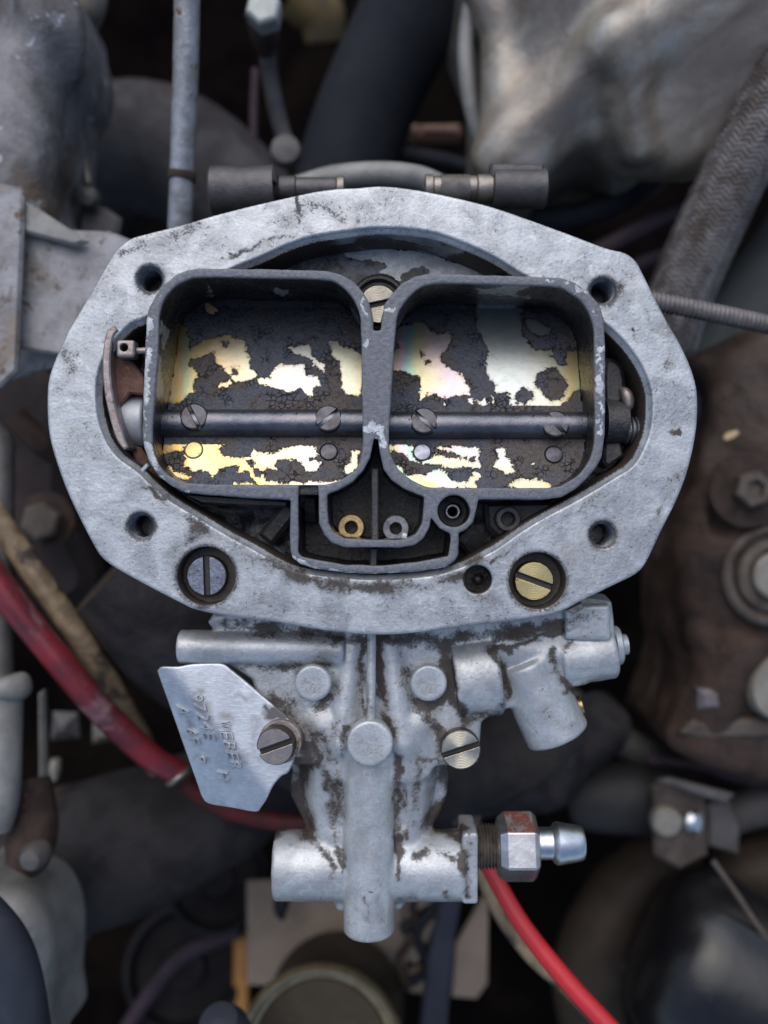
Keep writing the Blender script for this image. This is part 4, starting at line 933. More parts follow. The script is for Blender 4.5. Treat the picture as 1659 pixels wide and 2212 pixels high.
# ---- fuel inlet fitting
fit_c = D(1032, 1828, -20.5); ax = Vector((1, -0.0, 0.0))
kf = kz(-20.5)
P = []
for i in range(15): P.append(((4.6 if i % 2 else 5.6)+(-0.03*i), -1.0+i*0.38))
V, F = lathe(P, fit_c, axis=ax, n=48); fit = build('fuel_inlet_fitting', V, F, MAT_GRIMESTEEL, carb, sharp=25)
V, F = lathe([(5.0, 4.2), (5.4, 4.4), (5.0, 4.8)], fit_c, axis=ax, n=48); build('fitting_shoulder', V, F, MAT_GRIMESTEEL, fit)
# hex: six flats with chamfered corners
rh = 8.1; u, w, d = frame(ax); 
def hexv(phase, mat_main):
    ang = [phase+i*math.pi/3 for i in range(6)]
    prof = [(0.72, 4.4), (0.86, 4.8), (1.0, 6.4), (1.0, 13.0), (0.88, 14.0), (0.55, 14.2)]
    V = []; 
    for s_, h in prof:
        for a in ang: V.append(fit_c+rh*s_*(u*math.cos(a)+w*math.sin(a))+d*h)
    F = []
    for k in range(len(prof)-1):
        for i in range(6): F.append((k*6+i, k*6+(i+1) % 6, (k+1)*6+(i+1) % 6, (k+1)*6+i))
    F.append(tuple(reversed(range(6)))); F.append(tuple((len(prof)-1)*6+i for i in range(6)))
    return np.array(V), F
V, F = hexv(R(123), MAT_HEX)
hx = build('hex_nut', V, F, MAT_HEX, fit, smooth=False, bevel=0.35)
hx.data.materials.append(MAT_REDPAINT)
for p in hx.data.polygons:      # daub of red paint on the flat that faces the flange
    nrm = p.normal
    if nrm.y > 0.55 and abs(nrm.x) < 0.4: p.material_index = 1
bp = [(3.7, 13), (3.7, 17.6), (4.0, 17.9), (4.6, 18.3), (4.95, 18.9), (4.85, 19.6), (4.05, 24.4), (3.85, 24.9), (3.6, 25.2), (2.2, 25.2), (2.1, 24.9), (2.1, 20)]
V, F = lathe(bp, fit_c+np.array([0, 0.7, 0]), axis=ax, n=64); build('hose_barb', V, F, MAT_BRIGHT, fit)

# ==================================================================== THE ENGINE BAY ROUND IT (out of focus)
def thing(name, x, y, z, label, cat, group=None): return empty(name, D(x, y, z), label, cat, group)
def path(pts): return [D(x, y, z) for x, y, z in pts]
def ptube(name, pts, rpx, mat, parent=None, n=24, smoothn=8, wob=0.0, seed=1):
    rr = rpx if np.ndim(rpx) else [rpx]*len(pts)
    V, F, uv = tube(path(pts), [r*kz(p[2]) for r, p in zip(rr, pts)], n=n, smoothn=smoothn, wob=wob, seed=seed)
    return build(name, V, F, mat, parent, uv=uv)
def plate(name, pts, z, th, mat, parent=None, bev=0.6, smo=0, tilt=None):
    p = D2(pts, z); p = smooth_closed(p, smo) if smo else p
    V, F = prism(p, z-th, z, bev, tilt=tilt); return build(name, V, F, mat, parent)
def lump(name, fn, lo, hi, h, mat, parent=None, amp=0.5, size=8, seed=3, attrs=None):
    V, F, N, _ = nets(fn, lo, hi, h)
    V = V+N*(amp*vnoise(V, size, seed)+amp*0.35*vnoise(V, size*0.35, seed+1))[:, None]
    return build(name, V, F, mat, parent, smooth=True, sharp=0, attrs=attrs)
def world_box(pts, z0, z1, pad):
    p = np.array([D(x, y, z1) for x, y in pts]+[D(x, y, z0) for x, y in pts]); return p.min(0)-pad, p.max(0)+pad
def hexbolt(name, x, y, z, rpx, mat, parent, h=5, washer=0, socket=0, wmat=None, axis=(0, 0, 1)):
    c = D(x, y, z); k = kz(z)
    V, F = lathe([(rpx*k*.98, -h), (rpx*k, -0.8), (rpx*k*.88, 0), (rpx*k*0.75, 0.25), (0.001, 0.25)] if not socket else [(rpx*k*.98, -h), (rpx*k, -0.8), (rpx*k*.88, 0), (socket*k, 0), (socket*k*.9, -2), (0.001, -2.2)], c, sides=6, phase=0.3, axis=axis)
    o = build(name, V, F, mat, parent, smooth=False)
    if washer:
        V, F = lathe([(washer*k, -h-1.2), (washer*k, -h+.1), (washer*k*.93, -h+.5), (0.001, -h+.5)], c, n=40, axis=axis); build('washer', V, F, wmat or mat, o)
    return o

M_FLOOR = simple('shade_dark_bay', (0.003, 0.0022, 0.0025), (0.0055, 0.0043, 0.0037), 0.8, 0, 40, 1.5, c3=(0.0075, 0.0055, 0.0045), size3=60, spec=0.00)  # near-black colour puts the deep bay's occlusion shade into the floor
M_WEATH = simple('weathered_casting', (0.22, 0.215, 0.225), (0.095, 0.088, 0.09), 0.5, 0.2, 20, 1.2, speck=(0.50, 0.52, 0.58), speck_size=7, speck_thr=0.585, c3=(0.12, 0.09, 0.07), size3=30)
M_SHEET = simple('greyed_sheet_steel', (0.27, 0.27, 0.285), (0.17, 0.165, 0.17), 0.42, 0.3, 10, 0.5, speck=(0.10, 0.07, 0.055), speck_size=6, speck_thr=0.56, c3=(0.19, 0.155, 0.13), size3=24)
M_ROD = simple('rust_spotted_zinc_rod', (0.378, 0.387, 0.414), (0.243, 0.2385, 0.243), 0.4, 0.6, 6, 0.3, speck=(0.144, 0.0675, 0.036), speck_size=7, speck_thr=0.60)
M_PIPE = simple('dusty_dark_pipe', (0.030, 0.028, 0.032), (0.060, 0.056, 0.060), 0.6, 0, 18, 1.2, speck=(0.13, 0.13, 0.14), speck_size=14, speck_thr=0.62, c3=(0.020, 0.016, 0.016), size3=30, spec=0.2)
M_RUBBER = simple('blue_black_rubber', (0.015, 0.017, 0.024), (0.021, 0.0225, 0.029), 0.6, 0, 20, 0.3, spec=0.16)
M_RUSTY = simple('rusty_dark_steel', (0.055, 0.0375, 0.03), (0.03, 0.02, 0.0175), 0.65, 0.1, 8, 0.5, speck=(0.125, 0.05, 0.025), speck_size=6, speck_thr=0.6, spec=0.16)
M_DULLROD = simple('dull_grey_rod', (0.114, 0.105, 0.102), (0.072, 0.066, 0.0648), 0.5, 0.3, 9, 0.3)
M_LIGHTCAST = simple('pale_cast_cover', (0.24, 0.24, 0.228), (0.168, 0.164, 0.16), 0.5, 0.2, 14, 0.4, speck=(0.384, 0.4, 0.432), speck_size=10, speck_thr=0.63)
def mat_housing():
    m = M('reflection_streak_housing', 0.45, 0.3)
    mp = m.n('ShaderNodeMapping'); mp.inputs['Rotation'].default_value = (0, 0, R(-38)); m.l(m.co, mp.inputs[0])
    st = m.noise(16, 5, 0.6, 0.6, vec=mp.outputs[0], stretch=(0.35, 1.2, 1))
    c = m.ramp(st, [(0.25, (0.11, 0.088, 0.072)), (0.40, (0.19, 0.162, 0.135)), (0.52, (0.27, 0.24, 0.20)), (0.66, (0.31, 0.30, 0.275)), (0.82, (0.42, 0.46, 0.47))])  # streak colours paint in the reflections and shade of the housing
    c = m.mix(m.rng(m.noise(24, 6, 0.65, 0.5), 0.44, 0.62), c, (0.165, 0.14, 0.12))
    c = m.mix(m.rng(m.noise(3.2, 6, 0.7), 0.66, 0.69), c, (0.05, 0.04, 0.035)); c = m.mix(m.rng(m.noise(1.6, 6, 0.7), 0.5, 0.7, 0, .35), c, (0.10, 0.09, 0.085))
    m.col(c); m.rgh(m.mixf(m.noise(8, 5), 0.24, 0.42)); m.bump(m.noise(6, 8, 0.65), 0.35); return m.m
M_HOUSING = mat_housing()
M_GREYSTEEL = simple('dark_grey_steel', (0.091, 0.0875, 0.091), (0.063, 0.0595, 0.0616), 0.42, 0.5, 5, 0.2, speck=(0.168, 0.14, 0.119), speck_size=5, speck_thr=0.63)
M_WARMSTEEL = simple('warm_worn_steel', (0.272, 0.248, 0.224), (0.176, 0.152, 0.136), 0.38, 0.7, 5, 0.1, speck=(0.08, 0.048, 0.032), speck_size=4)
M_BLOCK = simple('rusty_oily_block', (0.075, 0.047, 0.034), (0.030, 0.019, 0.016), 0.55, 0.0, 20, 1.6, speck=(0.17, 0.10, 0.055), speck_size=14, speck_thr=0.60, c3=(0.10, 0.075, 0.062), size3=40, spec=0.25)
M_BROWNSTEEL = simple('brownish_steel', (0.12, 0.099, 0.084), (0.072, 0.057, 0.048), 0.55, 0.3, 10, 0.3, spec=0.16)
M_CREAM = simple('cream_grey_disc', (0.255, 0.2325, 0.195), (0.18, 0.1613, 0.135), 0.5, 0.2, 10, 0.3)
M_RED = simple('grimy_highlit_red_rubber', (0.20, 0.018, 0.026), (0.060, 0.018, 0.024), 0.33, 0, 20, 0.25, c3=(0.20, 0.11, 0.125), size3=16, speck=(0.03, 0.02, 0.02), speck_size=12, speck_thr=0.60)  # mauve patches are painted highlights, dark specks are grime
M_REDNEW = simple('bright_red_rubber', (0.55, 0.020, 0.028), (0.44, 0.018, 0.025), 0.38, 0, 12, 0.1)
M_TAN = simple('tan_cable_cover', (0.30, 0.22, 0.135), (0.15, 0.11, 0.07), 0.5, 0, 9, 0.5, c3=(0.05, 0.038, 0.032), size3=14, spec=0.3)
M_PURPLE = simple('dusky_purple_hose', (0.0425, 0.0275, 0.0375), (0.0275, 0.018, 0.0225), 0.55, 0, 10, 0.2, spec=0.16)
M_TEAL = simple('grey_green_hose', (0.0715, 0.0798, 0.0798), (0.0468, 0.0495, 0.0506), 0.5, 0, 24, 0.3, spec=0.16)
M_MANI = simple('sooty_casting', (0.036, 0.032, 0.034), (0.016, 0.014, 0.015), 0.6, 0, 20, 1.8, speck=(0.20, 0.20, 0.23), speck_size=11, speck_thr=0.655, c3=(0.055, 0.042, 0.035), size3=40, spec=0.2)
M_MANIL = simple('dusty_grey_casting', (0.084, 0.081, 0.081), (0.06, 0.0552, 0.054), 0.6, 0.1, 22, 0.6, spec=0.16)
M_BEIGE = simple('beige_painted_panel', (0.27, 0.205, 0.15), (0.20, 0.15, 0.11), 0.6, 0, 30, 0.2, speck=(0.12, 0.07, 0.045), speck_size=20, speck_thr=0.64)
M_YEL = simple('amber_plastic', (0.45, 0.20, 0.03), (0.30, 0.13, 0.03), 0.45, 0, 20, 0.2)
M_OLIVE = simple('olive_bronze_drum', (0.0468, 0.0374, 0.0248), (0.0303, 0.0248, 0.0187), 0.5, 0.3, 22, 0.3, spec=0.16)
M_OLIVERIM = simple('bronze_lid_rim', (0.34, 0.28, 0.17), (0.22, 0.18, 0.11), 0.32, 0.7, 10, 0.2)
M_CAP = simple('slate_plastic_cap', (0.035, 0.0392, 0.0546), (0.0266, 0.0294, 0.0385), 0.5, 0, 20, 0.1, spec=0.16)
M_BLACKGLOSS = simple('black_gloss_canister', (0.008, 0.008, 0.010), (0.014, 0.013, 0.013), 0.20, 0, 18, 0.15, speck=(0.07, 0.05, 0.025), speck_size=9, speck_thr=0.66, rough2=0.30, spec=0.45)
M_OLIVEPIPE = simple('brown_olive_pipe', (0.0425, 0.032, 0.0225), (0.025, 0.019, 0.015), 0.55, 0.1, 20, 0.4, spec=0.16)

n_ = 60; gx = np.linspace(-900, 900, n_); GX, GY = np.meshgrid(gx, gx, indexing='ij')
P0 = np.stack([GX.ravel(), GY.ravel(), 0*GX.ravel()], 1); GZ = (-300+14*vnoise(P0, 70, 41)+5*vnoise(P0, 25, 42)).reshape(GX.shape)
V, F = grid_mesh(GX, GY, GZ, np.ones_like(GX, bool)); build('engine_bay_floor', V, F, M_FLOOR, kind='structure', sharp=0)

# -- carburettor body and intake manifold under the carburettor, in its shade
ptube('intake_manifold', [(250,1230,-75),(480,1430,-85),(700,1560,-90),(1000,1600,-92),(1200,1500,-88)], [120,150,160,150,110], M_MANI, wob=0.10, seed=4); tag(bpy.data.objects['intake_manifold'], 'sooty dark intake manifold casting half hidden under the carburetor', 'manifold')
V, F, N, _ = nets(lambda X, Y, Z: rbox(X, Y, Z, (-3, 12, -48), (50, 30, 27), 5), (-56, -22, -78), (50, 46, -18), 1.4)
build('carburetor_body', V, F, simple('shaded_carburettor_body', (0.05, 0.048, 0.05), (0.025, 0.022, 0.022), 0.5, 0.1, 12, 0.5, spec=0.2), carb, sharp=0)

# -- upper left: weathered casting with rounded shoulder
CA = [(-80,-80),(108,-80),(138,-20),(150,25),(152,75),(142,125),(122,158),(110,200),(107,290),(104,335),(86,375),(92,430),(120,480),(60,540),(-80,540)]
cp = smooth_closed(D2(CA, -70), 3)
def f(X, Y, Z):
    x2, y2 = np.broadcast_arrays(X[:, :, 0], Y[:, :, 0]); a = slab(poly_sdf(x2, y2, cp)[:, :, None], Z, -120, -62, 9)
    b = capcyl(X, Y, Z, D(20, 60, -60), D(150, 75, -72), 14, 5); c = cone_cap(X, Y, Z, D(20, 470, -66), D(60, 180, -66), 12, 9)
    return smin(smin(a, b, 6), c, 8)
lo, hi = world_box([(-80, -80), (160, 560)], -122, -50, 3)
o = lump('weathered_casting', f, lo, hi, 1.1, M_WEATH, amp=0.6, size=14); tag(o, 'weathered grey aluminium casting with pale flecks filling the upper left corner', 'casting')
t = thing('thermostat_elbow', 190, 10, -100, 'small pale brown pipe stub behind the shoulder of the upper left casting', 'pipe')
ptube('pipe_stub', [(200,-60,-95),(195,10,-98),(182,60,-110)], [38,34,26], M_CREAM, t)
# bracket of flat plates
t = thing('mounting_bracket', 60, 640, -60, 'flat grey steel bracket plates left of the oval flange', 'bracket')
plate('bracket_plate', [(-80,395),(-10,392),(36,402),(50,425),(50,470),(36,800),(0,836),(-80,840)], -48, 2.5, M_SHEET, t, 0.8)
plate('bracket_plate', [(46,492),(235,498),(290,520),(260,700),(200,778),(36,752)], -54, 2.5, M_SHEET, t, 0.8)
plate('bracket_plate', [(52,432),(80,448),(190,520),(160,530),(45,500)], -50, 2.5, M_LIGHTCAST, t, 0.8)
plate('bracket_plate', [(40,742),(130,765),(140,785),(20,820),(-20,800)], -62, 2.5, M_SHEET, t, 0.8)
# rods beside the casting
t = thing('shift_rod', 118, 430, -95, 'short thick grey rod with a rounded end beside the upper left casting', 'rod')
ptube('rod_shaft', [(150,250,-110),(138,300,-105),(126,360,-100),(118,430,-95),(116,462,-95)], [10,17,18,18,6], M_DULLROD, t)
t = thing('link_rod', 195, 430, -95, 'thin pale rod ending in a small ball left of the tall zinc rod', 'rod')
ptube('rod_shaft', [(158,262,-112),(172,310,-108),(184,360,-102),(190,400,-98)], [7,9,9,8], M_WARMSTEEL, t)
V, F = lathe([(0.001, -4), (3.0, -2.6), (3.8, 0), (3.0, 2.6), (0.001, 4)], D(192, 428, -96)); build('ball_end', V, F, M_DULLROD, t)
o = ptube('brown_tube', [(104,340,-108),(100,390,-104),(98,440,-102)], 10, M_BROWNSTEEL); tag(o, 'short brown tube tucked against the upper left casting', 'tube')
o = plate('steel_tab', [(170,440),(225,445),(260,470),(250,520),(165,520)], -100, 4, M_DULLROD, bev=1.5); tag(o, 'dull grey steel tab above the left flange corner', 'tab')
o = ptube('dark_hose', [(178,40,-150),(182,130,-155),(190,220,-160)], 26, M_RUSTY); tag(o, 'dark brown upright hose in the shadow right of the upper left casting', 'hose')
# tall zinc rod with collar
t = thing('throttle_rod', 398, 470, -55, 'tall rust spotted zinc rod standing above the flange, left of centre', 'rod')
ptube('rod_shaft', [(404,-60,-36),(402,120,-42),(395,330,-50),(389,480,-56),(386,540,-60)], [28,28,27,26,25], M_ROD, t, wob=0.02)
ptube('rod_collar', [(394,372,-52),(393,382,-52),(392,392,-52)], [29,31,29], M_RUSTY, t)
# big elbow
o = ptube('intake_elbow', [(120,640,-190),(160,430,-175),(270,330,-165),(400,350,-160),(520,440,-155),(620,560,-150),(700,700,-150)], [150,145,140,135,118,108,100], M_PIPE, n=48, wob=0.03); tag(o, 'wide dusty dark grey intake elbow arching behind the zinc rod', 'pipe')
# hex fitting with a bent rod
t = thing('dipstick_fitting', 568, 20, -85, 'pale hex fitting with rusty neck and bent grey rod at the top edge', 'fitting')
hexbolt('hex_head', 568, 12, -78, 40, simple('pale_hex_steel', (0.36, 0.38, 0.36), (0.28, 0.29, 0.28), 0.5, 0.3, 9, 0.2), t, h=7)
ptube('rusty_neck', [(569,30,-90),(573,75,-94),(575,110,-100)], [40,32,20], M_RUSTY, t, wob=0.06)
ptube('bent_rod', [(576,95,-100),(584,170,-108),(598,240,-114),(615,300,-118),(620,325,-118)], [19,18,18,17,15], M_DULLROD, t)
V, F = lathe([(0.001, -6), (4, -5), (5.6, -1), (4.8, 3), (0.001, 4.5)], D(618, 328, -116)); build('rod_end', V, F, M_DULLROD, t)
o = ptube('thin_cable', [(552,150,-150),(548,260,-150),(552,360,-150)], 9, M_PURPLE); tag(o, 'thin dark cable hanging behind the bent grey rod', 'cable')
o = ptube('radiator_hose', [(915,-90,-130),(880,40,-140),(815,180,-150),(765,310,-158),(725,460,-165)], [110,108,105,105,104], M_RUBBER, n=40); tag(o, 'wide blue black rubber hose slanting down behind the top of the flange', 'hose')
# throttle linkage behind the flange top
t = thing('throttle_linkage', 820, 420, -30, 'dark steel linkage spindle with stepped sleeves running behind the flange top', 'linkage')
V, F, uv = tube(path([(456,412,-26),(460,412,-26),(520,412,-26),(594,410,-26)]), [5.4, 5.8, 5.8, 5.8], n=32, smoothn=0); build('sleeve', V, F, M_GREYSTEEL, t)
plate('sleeve_lug', [(456,362),(594,360),(596,392),(456,396)], -22, 5, M_GREYSTEEL, t, 0.5)
for x0, x1, r, m_ in ((594,604,29,M_RUSTY),(604,640,27,M_GREYSTEEL),(640,728,24,M_GREYSTEEL),(728,744,27,M_WARMSTEEL),(918,936,30,M_WARMSTEEL),(936,1030,27,M_WARMSTEEL),(1030,1064,30,M_WARMSTEEL),(1064,1178,42,M_GREYSTEEL)):
    y = 408
    V, F, uv = tube(path([(x0,y,-27),(x0+1.5,y,-27),(x1-1.5,y,-27),(x1,y,-27)]), [r*kz(-27)*.93, r*kz(-27), r*kz(-27), r*kz(-27)*.93], n=32, smoothn=0); build('spindle_step' if r < 40 else 'end_cap', V, F, m_, t)
P = [((3.25 if i % 2 else 3.45), i*0.28) for i in range(26)]
V, F = lathe(P, D(952, 408, -26.6), axis=(1, 0, 0)); build('threaded_sleeve', V, F, M_WARMSTEEL, t, sharp=20)
plate('end_cap_lug', [(1060,350),(1176,352),(1178,385),(1060,385)], -24, 5, M_GREYSTEEL, t, 0.6)
o = ptube('pale_tube', [(640,408,-62),(720,384,-60),(820,376,-58),(900,384,-60),(960,408,-62)], 26, M_LIGHTCAST); tag(o, 'pale grey tube bowed up behind the middle of the flange top', 'tube')
for x0, x1, z in ((866,905,-190),(908,996,-185)):
    o = plate('tan_clip', [(x0,266),(x1,264),(x1,292),(x0,290)], z, 10, simple('tan_clip_plastic', (0.26, 0.15, 0.11), (0.18, 0.10, 0.075), 0.6), bev=2)
    tag(o, 'small tan clip nearer the blue black hose' if x0 < 900 else 'wider tan clip beside the big cast housing', 'clip')
o = ptube('dark_wire', [(850,325,-160),(960,345,-150),(1050,370,-140),(1160,400,-140)], [14,15,15,14], M_RUBBER); tag(o, 'dark wire running behind the clips towards the cast housing', 'wire')
o = ptube('amber_sender', [(640,-20,-230),(690,30,-235),(700,90,-240)], [60,55,40], simple('amber_grime', (0.13, 0.085, 0.025), (0.06, 0.04, 0.02), 0.6, 0, 20, 0.5)); tag(o, 'dim amber coloured sender at the top edge left of the wide hose', 'sender')
# large housing with reflections painted in streaks, upper right
HA = [(1046,-120),(1044,60),(1045,200),(1050,330),(1075,378),(1165,398),(1195,360),(1240,320),(1290,290),(1345,300),(1385,335),(1415,330),(1455,300),(1530,285),(1600,215),(1720,100),(1760,-120)]
hp = smooth_closed(D2(HA, -85), 3)
def f(X, Y, Z):
    x2, y2 = np.broadcast_arrays(X[:, :, 0], Y[:, :, 0])
    a = slab(poly_sdf(x2, y2, hp)[:, :, None], Z, -150, -84, 8)
    b = capcyl(X, Y, Z, D(1500, -20, -130), D(1500, -20, -62), 54, 12); a = smin(a, b, 7)
    a = smin(a, cone_cap(X, Y, Z, D(1330, 90, -72), D(1378, 318, -84), 9, 4.5), 6)
    a = smin(a, cone_cap(X, Y, Z, D(1060, 340, -92), D(1400, 60, -74), 5, 9), 10)
    return smax(a, -cone_cap(X, Y, Z, D(1255, 420, -76), D(1300, 200, -70), 14, 4), 8)
lo, hi = world_box([(1030, -130), (1780, 420)], -152, -50, 3)
t = thing('air_cleaner_housing', 1350, 150, -110, 'large cast housing with painted reflection streaks and a flared rim filling the upper right corner', 'housing')
lump('housing_shell', f, lo, hi, 1.25, M_HOUSING, t, amp=0.4, size=24, seed=12)
ptube('flared_rim', [(1060,-90,-92),(1022,-10,-94),(1006,90,-96),(1012,200,-98),(1032,290,-102),(1060,360,-108)], [16,17,18,17,15,12], M_LIGHTCAST, t)
# braided hose: real strands wound both ways over a dark core
t = thing('braided_hose', 1440, 640, -80, 'thick grey braided hose slanting down on the right beside the flange', 'hose')
bpts = [(1760,60,-64),(1660,240,-68),(1590,370,-72),(1520,520,-78),(1465,650,-84),(1440,740,-90)]
ptube('hose_core', bpts, [70,68,66,66,64,60], simple('brown_hose_core', (0.022, 0.016, 0.014), (0.012, 0.009, 0.008), 0.8, 0, 6, 0.4, spec=0.1), t, n=32)
def strands(pts, rpx, nper, pitch, r, hand, jump=0):
    Q = smooth_open(np.column_stack([path(pts), [a*kz(p[2]) for a, p in zip(rpx, pts)]]), 40)
    P = Q[:, :3]; rr = Q[:, 3]; T = np.gradient(P, axis=0); T /= np.linalg.norm(T, axis=1)[:, None]
    s_ = np.concatenate([[0], np.cumsum(np.linalg.norm(np.diff(P, axis=0), axis=1))])
    U = np.array([1., 0, 0]); us = []
    for t_ in T: U = U-t_*(U@t_); U /= np.linalg.norm(U); us.append(U.copy())
    us = np.array(us); ws = np.cross(T, us); VV = []; FF = []; b = 0
    ss = np.arange(0, s_[-1], 1.1)
    Pi = np.stack([np.interp(ss, s_, P[:, i]) for i in range(3)], 1); ui = np.stack([np.interp(ss, s_, us[:, i]) for i in range(3)], 1); wi = np.stack([np.interp(ss, s_, ws[:, i]) for i in range(3)], 1); ri = np.interp(ss, s_, rr)
    for j in range(nper):
        a = 2*math.pi*j/nper+hand*2*math.pi*ss/pitch
        lift = r*0.5*np.sin(a*nper*0.5+hand)
        c = Pi+(ri+lift)[:, None]*(ui*np.cos(a)[:, None]+wi*np.sin(a)[:, None])
        v, f, _ = tube(c, r, n=5, smoothn=0, cap=False); VV.append(v); FF.append(np.array(f)+b); b += len(v)
    return np.concatenate(VV), np.concatenate(FF)
M_BRAID = simple('dusty_braid_strand', (0.14, 0.13, 0.13), (0.065, 0.054, 0.05), 0.5, 0.1, 6, 0.3, c3=(0.055, 0.042, 0.037), size3=9)
for hd in (1, -1):
    V, F = strands(bpts, [70,68,66,66,64,60], 24, 36, 0.72, hd); o = build('braid_strands', V, F, M_BRAID, t, sharp=0); o['kind'] = 'stuff'
o = ptube('purple_hose', [(1150,640,-118),(1260,560,-116),(1350,510,-114),(1450,460,-114),(1560,430,-118)], 20, M_PURPLE); tag(o, 'slim dusky purple hose passing behind the braided hose, upper of two', 'hose', 'slim purple hoses right of the housing')
o = ptube('purple_hose', [(1250,640,-125),(1360,580,-122),(1450,545,-120),(1560,520,-122)], 17, M_PURPLE); tag(o, 'slim dusky purple hose just above the right flange corner, lower of two', 'hose', 'slim purple hoses right of the housing')
o = ptube('vacuum_hose', [(1100,470,-130),(1220,470,-128),(1320,440,-124),(1400,390,-120),(1470,330,-118)], [26,27,27,26,24], M_RUBBER); tag(o, 'dark curved hose below the fin of the cast housing', 'hose')
# spiral wound cable sheath
t = thing('spiral_cable', 1420, 655, -40, 'ribbed grey spiral cable sheath leaving the right side of the flange', 'cable')
pp = smooth_open(path([(1395,648,-34),(1450,658,-35),(1560,680,-37),(1680,706,-40),(1780,730,-44)]), 10)
s_ = np.concatenate([[0], np.cumsum(np.linalg.norm(np.diff(pp, axis=0), axis=1))]); ss = np.arange(0, s_[-1], 0.22)
pq = np.stack([np.interp(ss, s_, pp[:, i]) for i in range(3)], 1); rr = 2.25+0.28*np.sin(2*math.pi*ss/1.25)
V, F, uv = tube(pq, rr, n=18, smoothn=0); build('cable_sheath', V, F, simple('grey_cable_sheath', (0.16, 0.145, 0.15), (0.10, 0.09, 0.09), 0.45, 0.2, 5, 0.1), t, sharp=0)
o = ptube('coolant_hose', [(1790,420,-125),(1700,560,-128),(1610,690,-132),(1530,820,-136),(1490,900,-140)], [95,92,88,80,70], M_TEAL, n=32); tag(o, 'wide grey green hose at the right edge behind the spiral cable', 'hose')
# engine block on the right
EB = [(1500,770),(1556,850),(1520,960),(1508,1060),(1478,1120),(1476,1300),(1488,1450),(1450,1540),(1440,1600),(1492,1640),(1560,1660),(1800,1660),(1800,770)]
ep = smooth_closed(D2(EB, -112), 3)
def f(X, Y, Z):
    x2, y2 = np.broadcast_arrays(X[:, :, 0], Y[:, :, 0]); a = slab(poly_sdf(x2, y2, ep)[:, :, None], Z, -170, -108, 7)
    a = smin(a, capcyl(X, Y, Z, D(1690, 860, -130), D(1690, 860, -98), 22, 6), 6)
    a = smin(a, cone_cap(X, Y, Z, D(1600, 1420, -108), D(1500, 1590, -112), 9, 6), 8)
    a = smin(a, cone_cap(X, Y, Z, D(1540, 1120, -110), D(1560, 1300, -112), 8, 6), 8)
    return smax(a, -cone_cap(X, Y, Z, D(1560, 1010, -104), D(1560, 1130, -104), 6, 4), 4)
lo, hi = world_box([(1420, 740), (1830, 1690)], -172, -95, 4)
t = thing('engine_block', 1600, 1200, -140, 'rusty brown oily engine block with bolts and round plugs along the right edge', 'engine')
lump('block_casting', f, lo, hi, 1.4, M_BLOCK, t, amp=2.0, size=20, seed=22)
hexbolt('bolt', 1632, 1056, -92, 42, M_BROWNSTEEL, t, h=6, washer=84, socket=22, wmat=M_RUSTY)
c = D(1674, 1244, -100); k = kz(-100)
V, F = lathe([(110*k, -8), (110*k, -1), (102*k, 0), (96*k, 0), (92*k, -2), (82*k, -2.5), (78*k, 0), (62*k, 1), (58*k, -1), (0.001, -1)], c, n=56); o = build('core_plug', V, F, M_BROWNSTEEL, t)
V, F = lathe([(52*k, -2), (50*k, 1.5), (44*k, 2.2), (0.001, 2.2)], c, n=40); build('plug_centre', V, F, M_CREAM, o)
V, F = lathe([(70*k, -6), (70*k, 0), (64*k, 1.5), (0.001, 1.5)], D(1688, 1490, -100), n=48); build('core_plug', V, F, M_CREAM, t)
plate('block_ledge', [(1500,1556),(1800,1550),(1800,1592),(1510,1600),(1470,1585)], -104, 8, M_BROWNSTEEL, t, 1.5)
plate('block_boss', [(1510,1490),(1570,1488),(1572,1535),(1510,1535)], -102, 8, simple('mauve_grey_steel', (0.17, 0.145, 0.15), (0.13, 0.11, 0.115), 0.5, 0.3), t, 1.5)
plate('block_ledge', [(1490,1608),(1800,1606),(1800,1640),(1500,1636)], -112, 8, M_CREAM, t, 1.5)
lf = plate('dry_leaf_flake', [(1562,944),(1572,934),(1590,929),(1598,934),(1588,944),(1570,952)], -94, 0.6, simple('pale_dry_leaf', (0.50, 0.36, 0.20), (0.40, 0.28, 0.15), 0.7), bev=0.15); tag(lf, 'small pale yellow flake lying on the brown engine block', 'flake')
o = plate('side_cover', [(1432,720),(1560,700),(1640,712),(1500,860)], -150, 8, simple('dark_side_cover', (0.075, 0.07, 0.075), (0.05, 0.045, 0.05), 0.6, 0, 20, .4), bev=2); tag(o, 'dark flat cover below the spiral cable at the right', 'cover')
o = ptube('black_hose', [(1480,905,-170),(1560,820,-165),(1640,760,-160),(1760,720,-160)], 34, M_RUBBER); tag(o, 'black hose crossing under the dark flat cover at right', 'hose')
# left side
t = thing('heater_pipe', 0, 1200, -70, 'grey vertical pipe with a flanged joint at the left edge', 'pipe')
ptube('pipe_run', [(-60,935,-74),(-8,950,-72),(2,1010,-70),(2,1200,-68),(2,1470,-64)], [30,34,28,27,27], M_DULLROD, t, wob=0.02)
ptube('flange_joint', [(8,1462,-60),(10,1474,-60),(10,1494,-60),(8,1506,-60)], [40,54,54,34], M_LIGHTCAST, t)
ptube('lower_pipe', [(4,1500,-60),(4,1600,-58),(2,1720,-56),(-6,1790,-56)], [44,42,40,30], M_LIGHTCAST, t)
plate('backing_strip', [(80,1500),(94,1490),(98,1700),(96,1960),(84,1960)], -84, 4, M_CREAM, t, 1)
o = ptube('rubber_boot', [(60,1690,-70),(72,1780,-66),(60,1845,-62),(40,1880,-60)], [48,52,50,34], M_RUSTY); tag(o, 'brown rubber boot below the grey pipe at the left edge', 'boot')
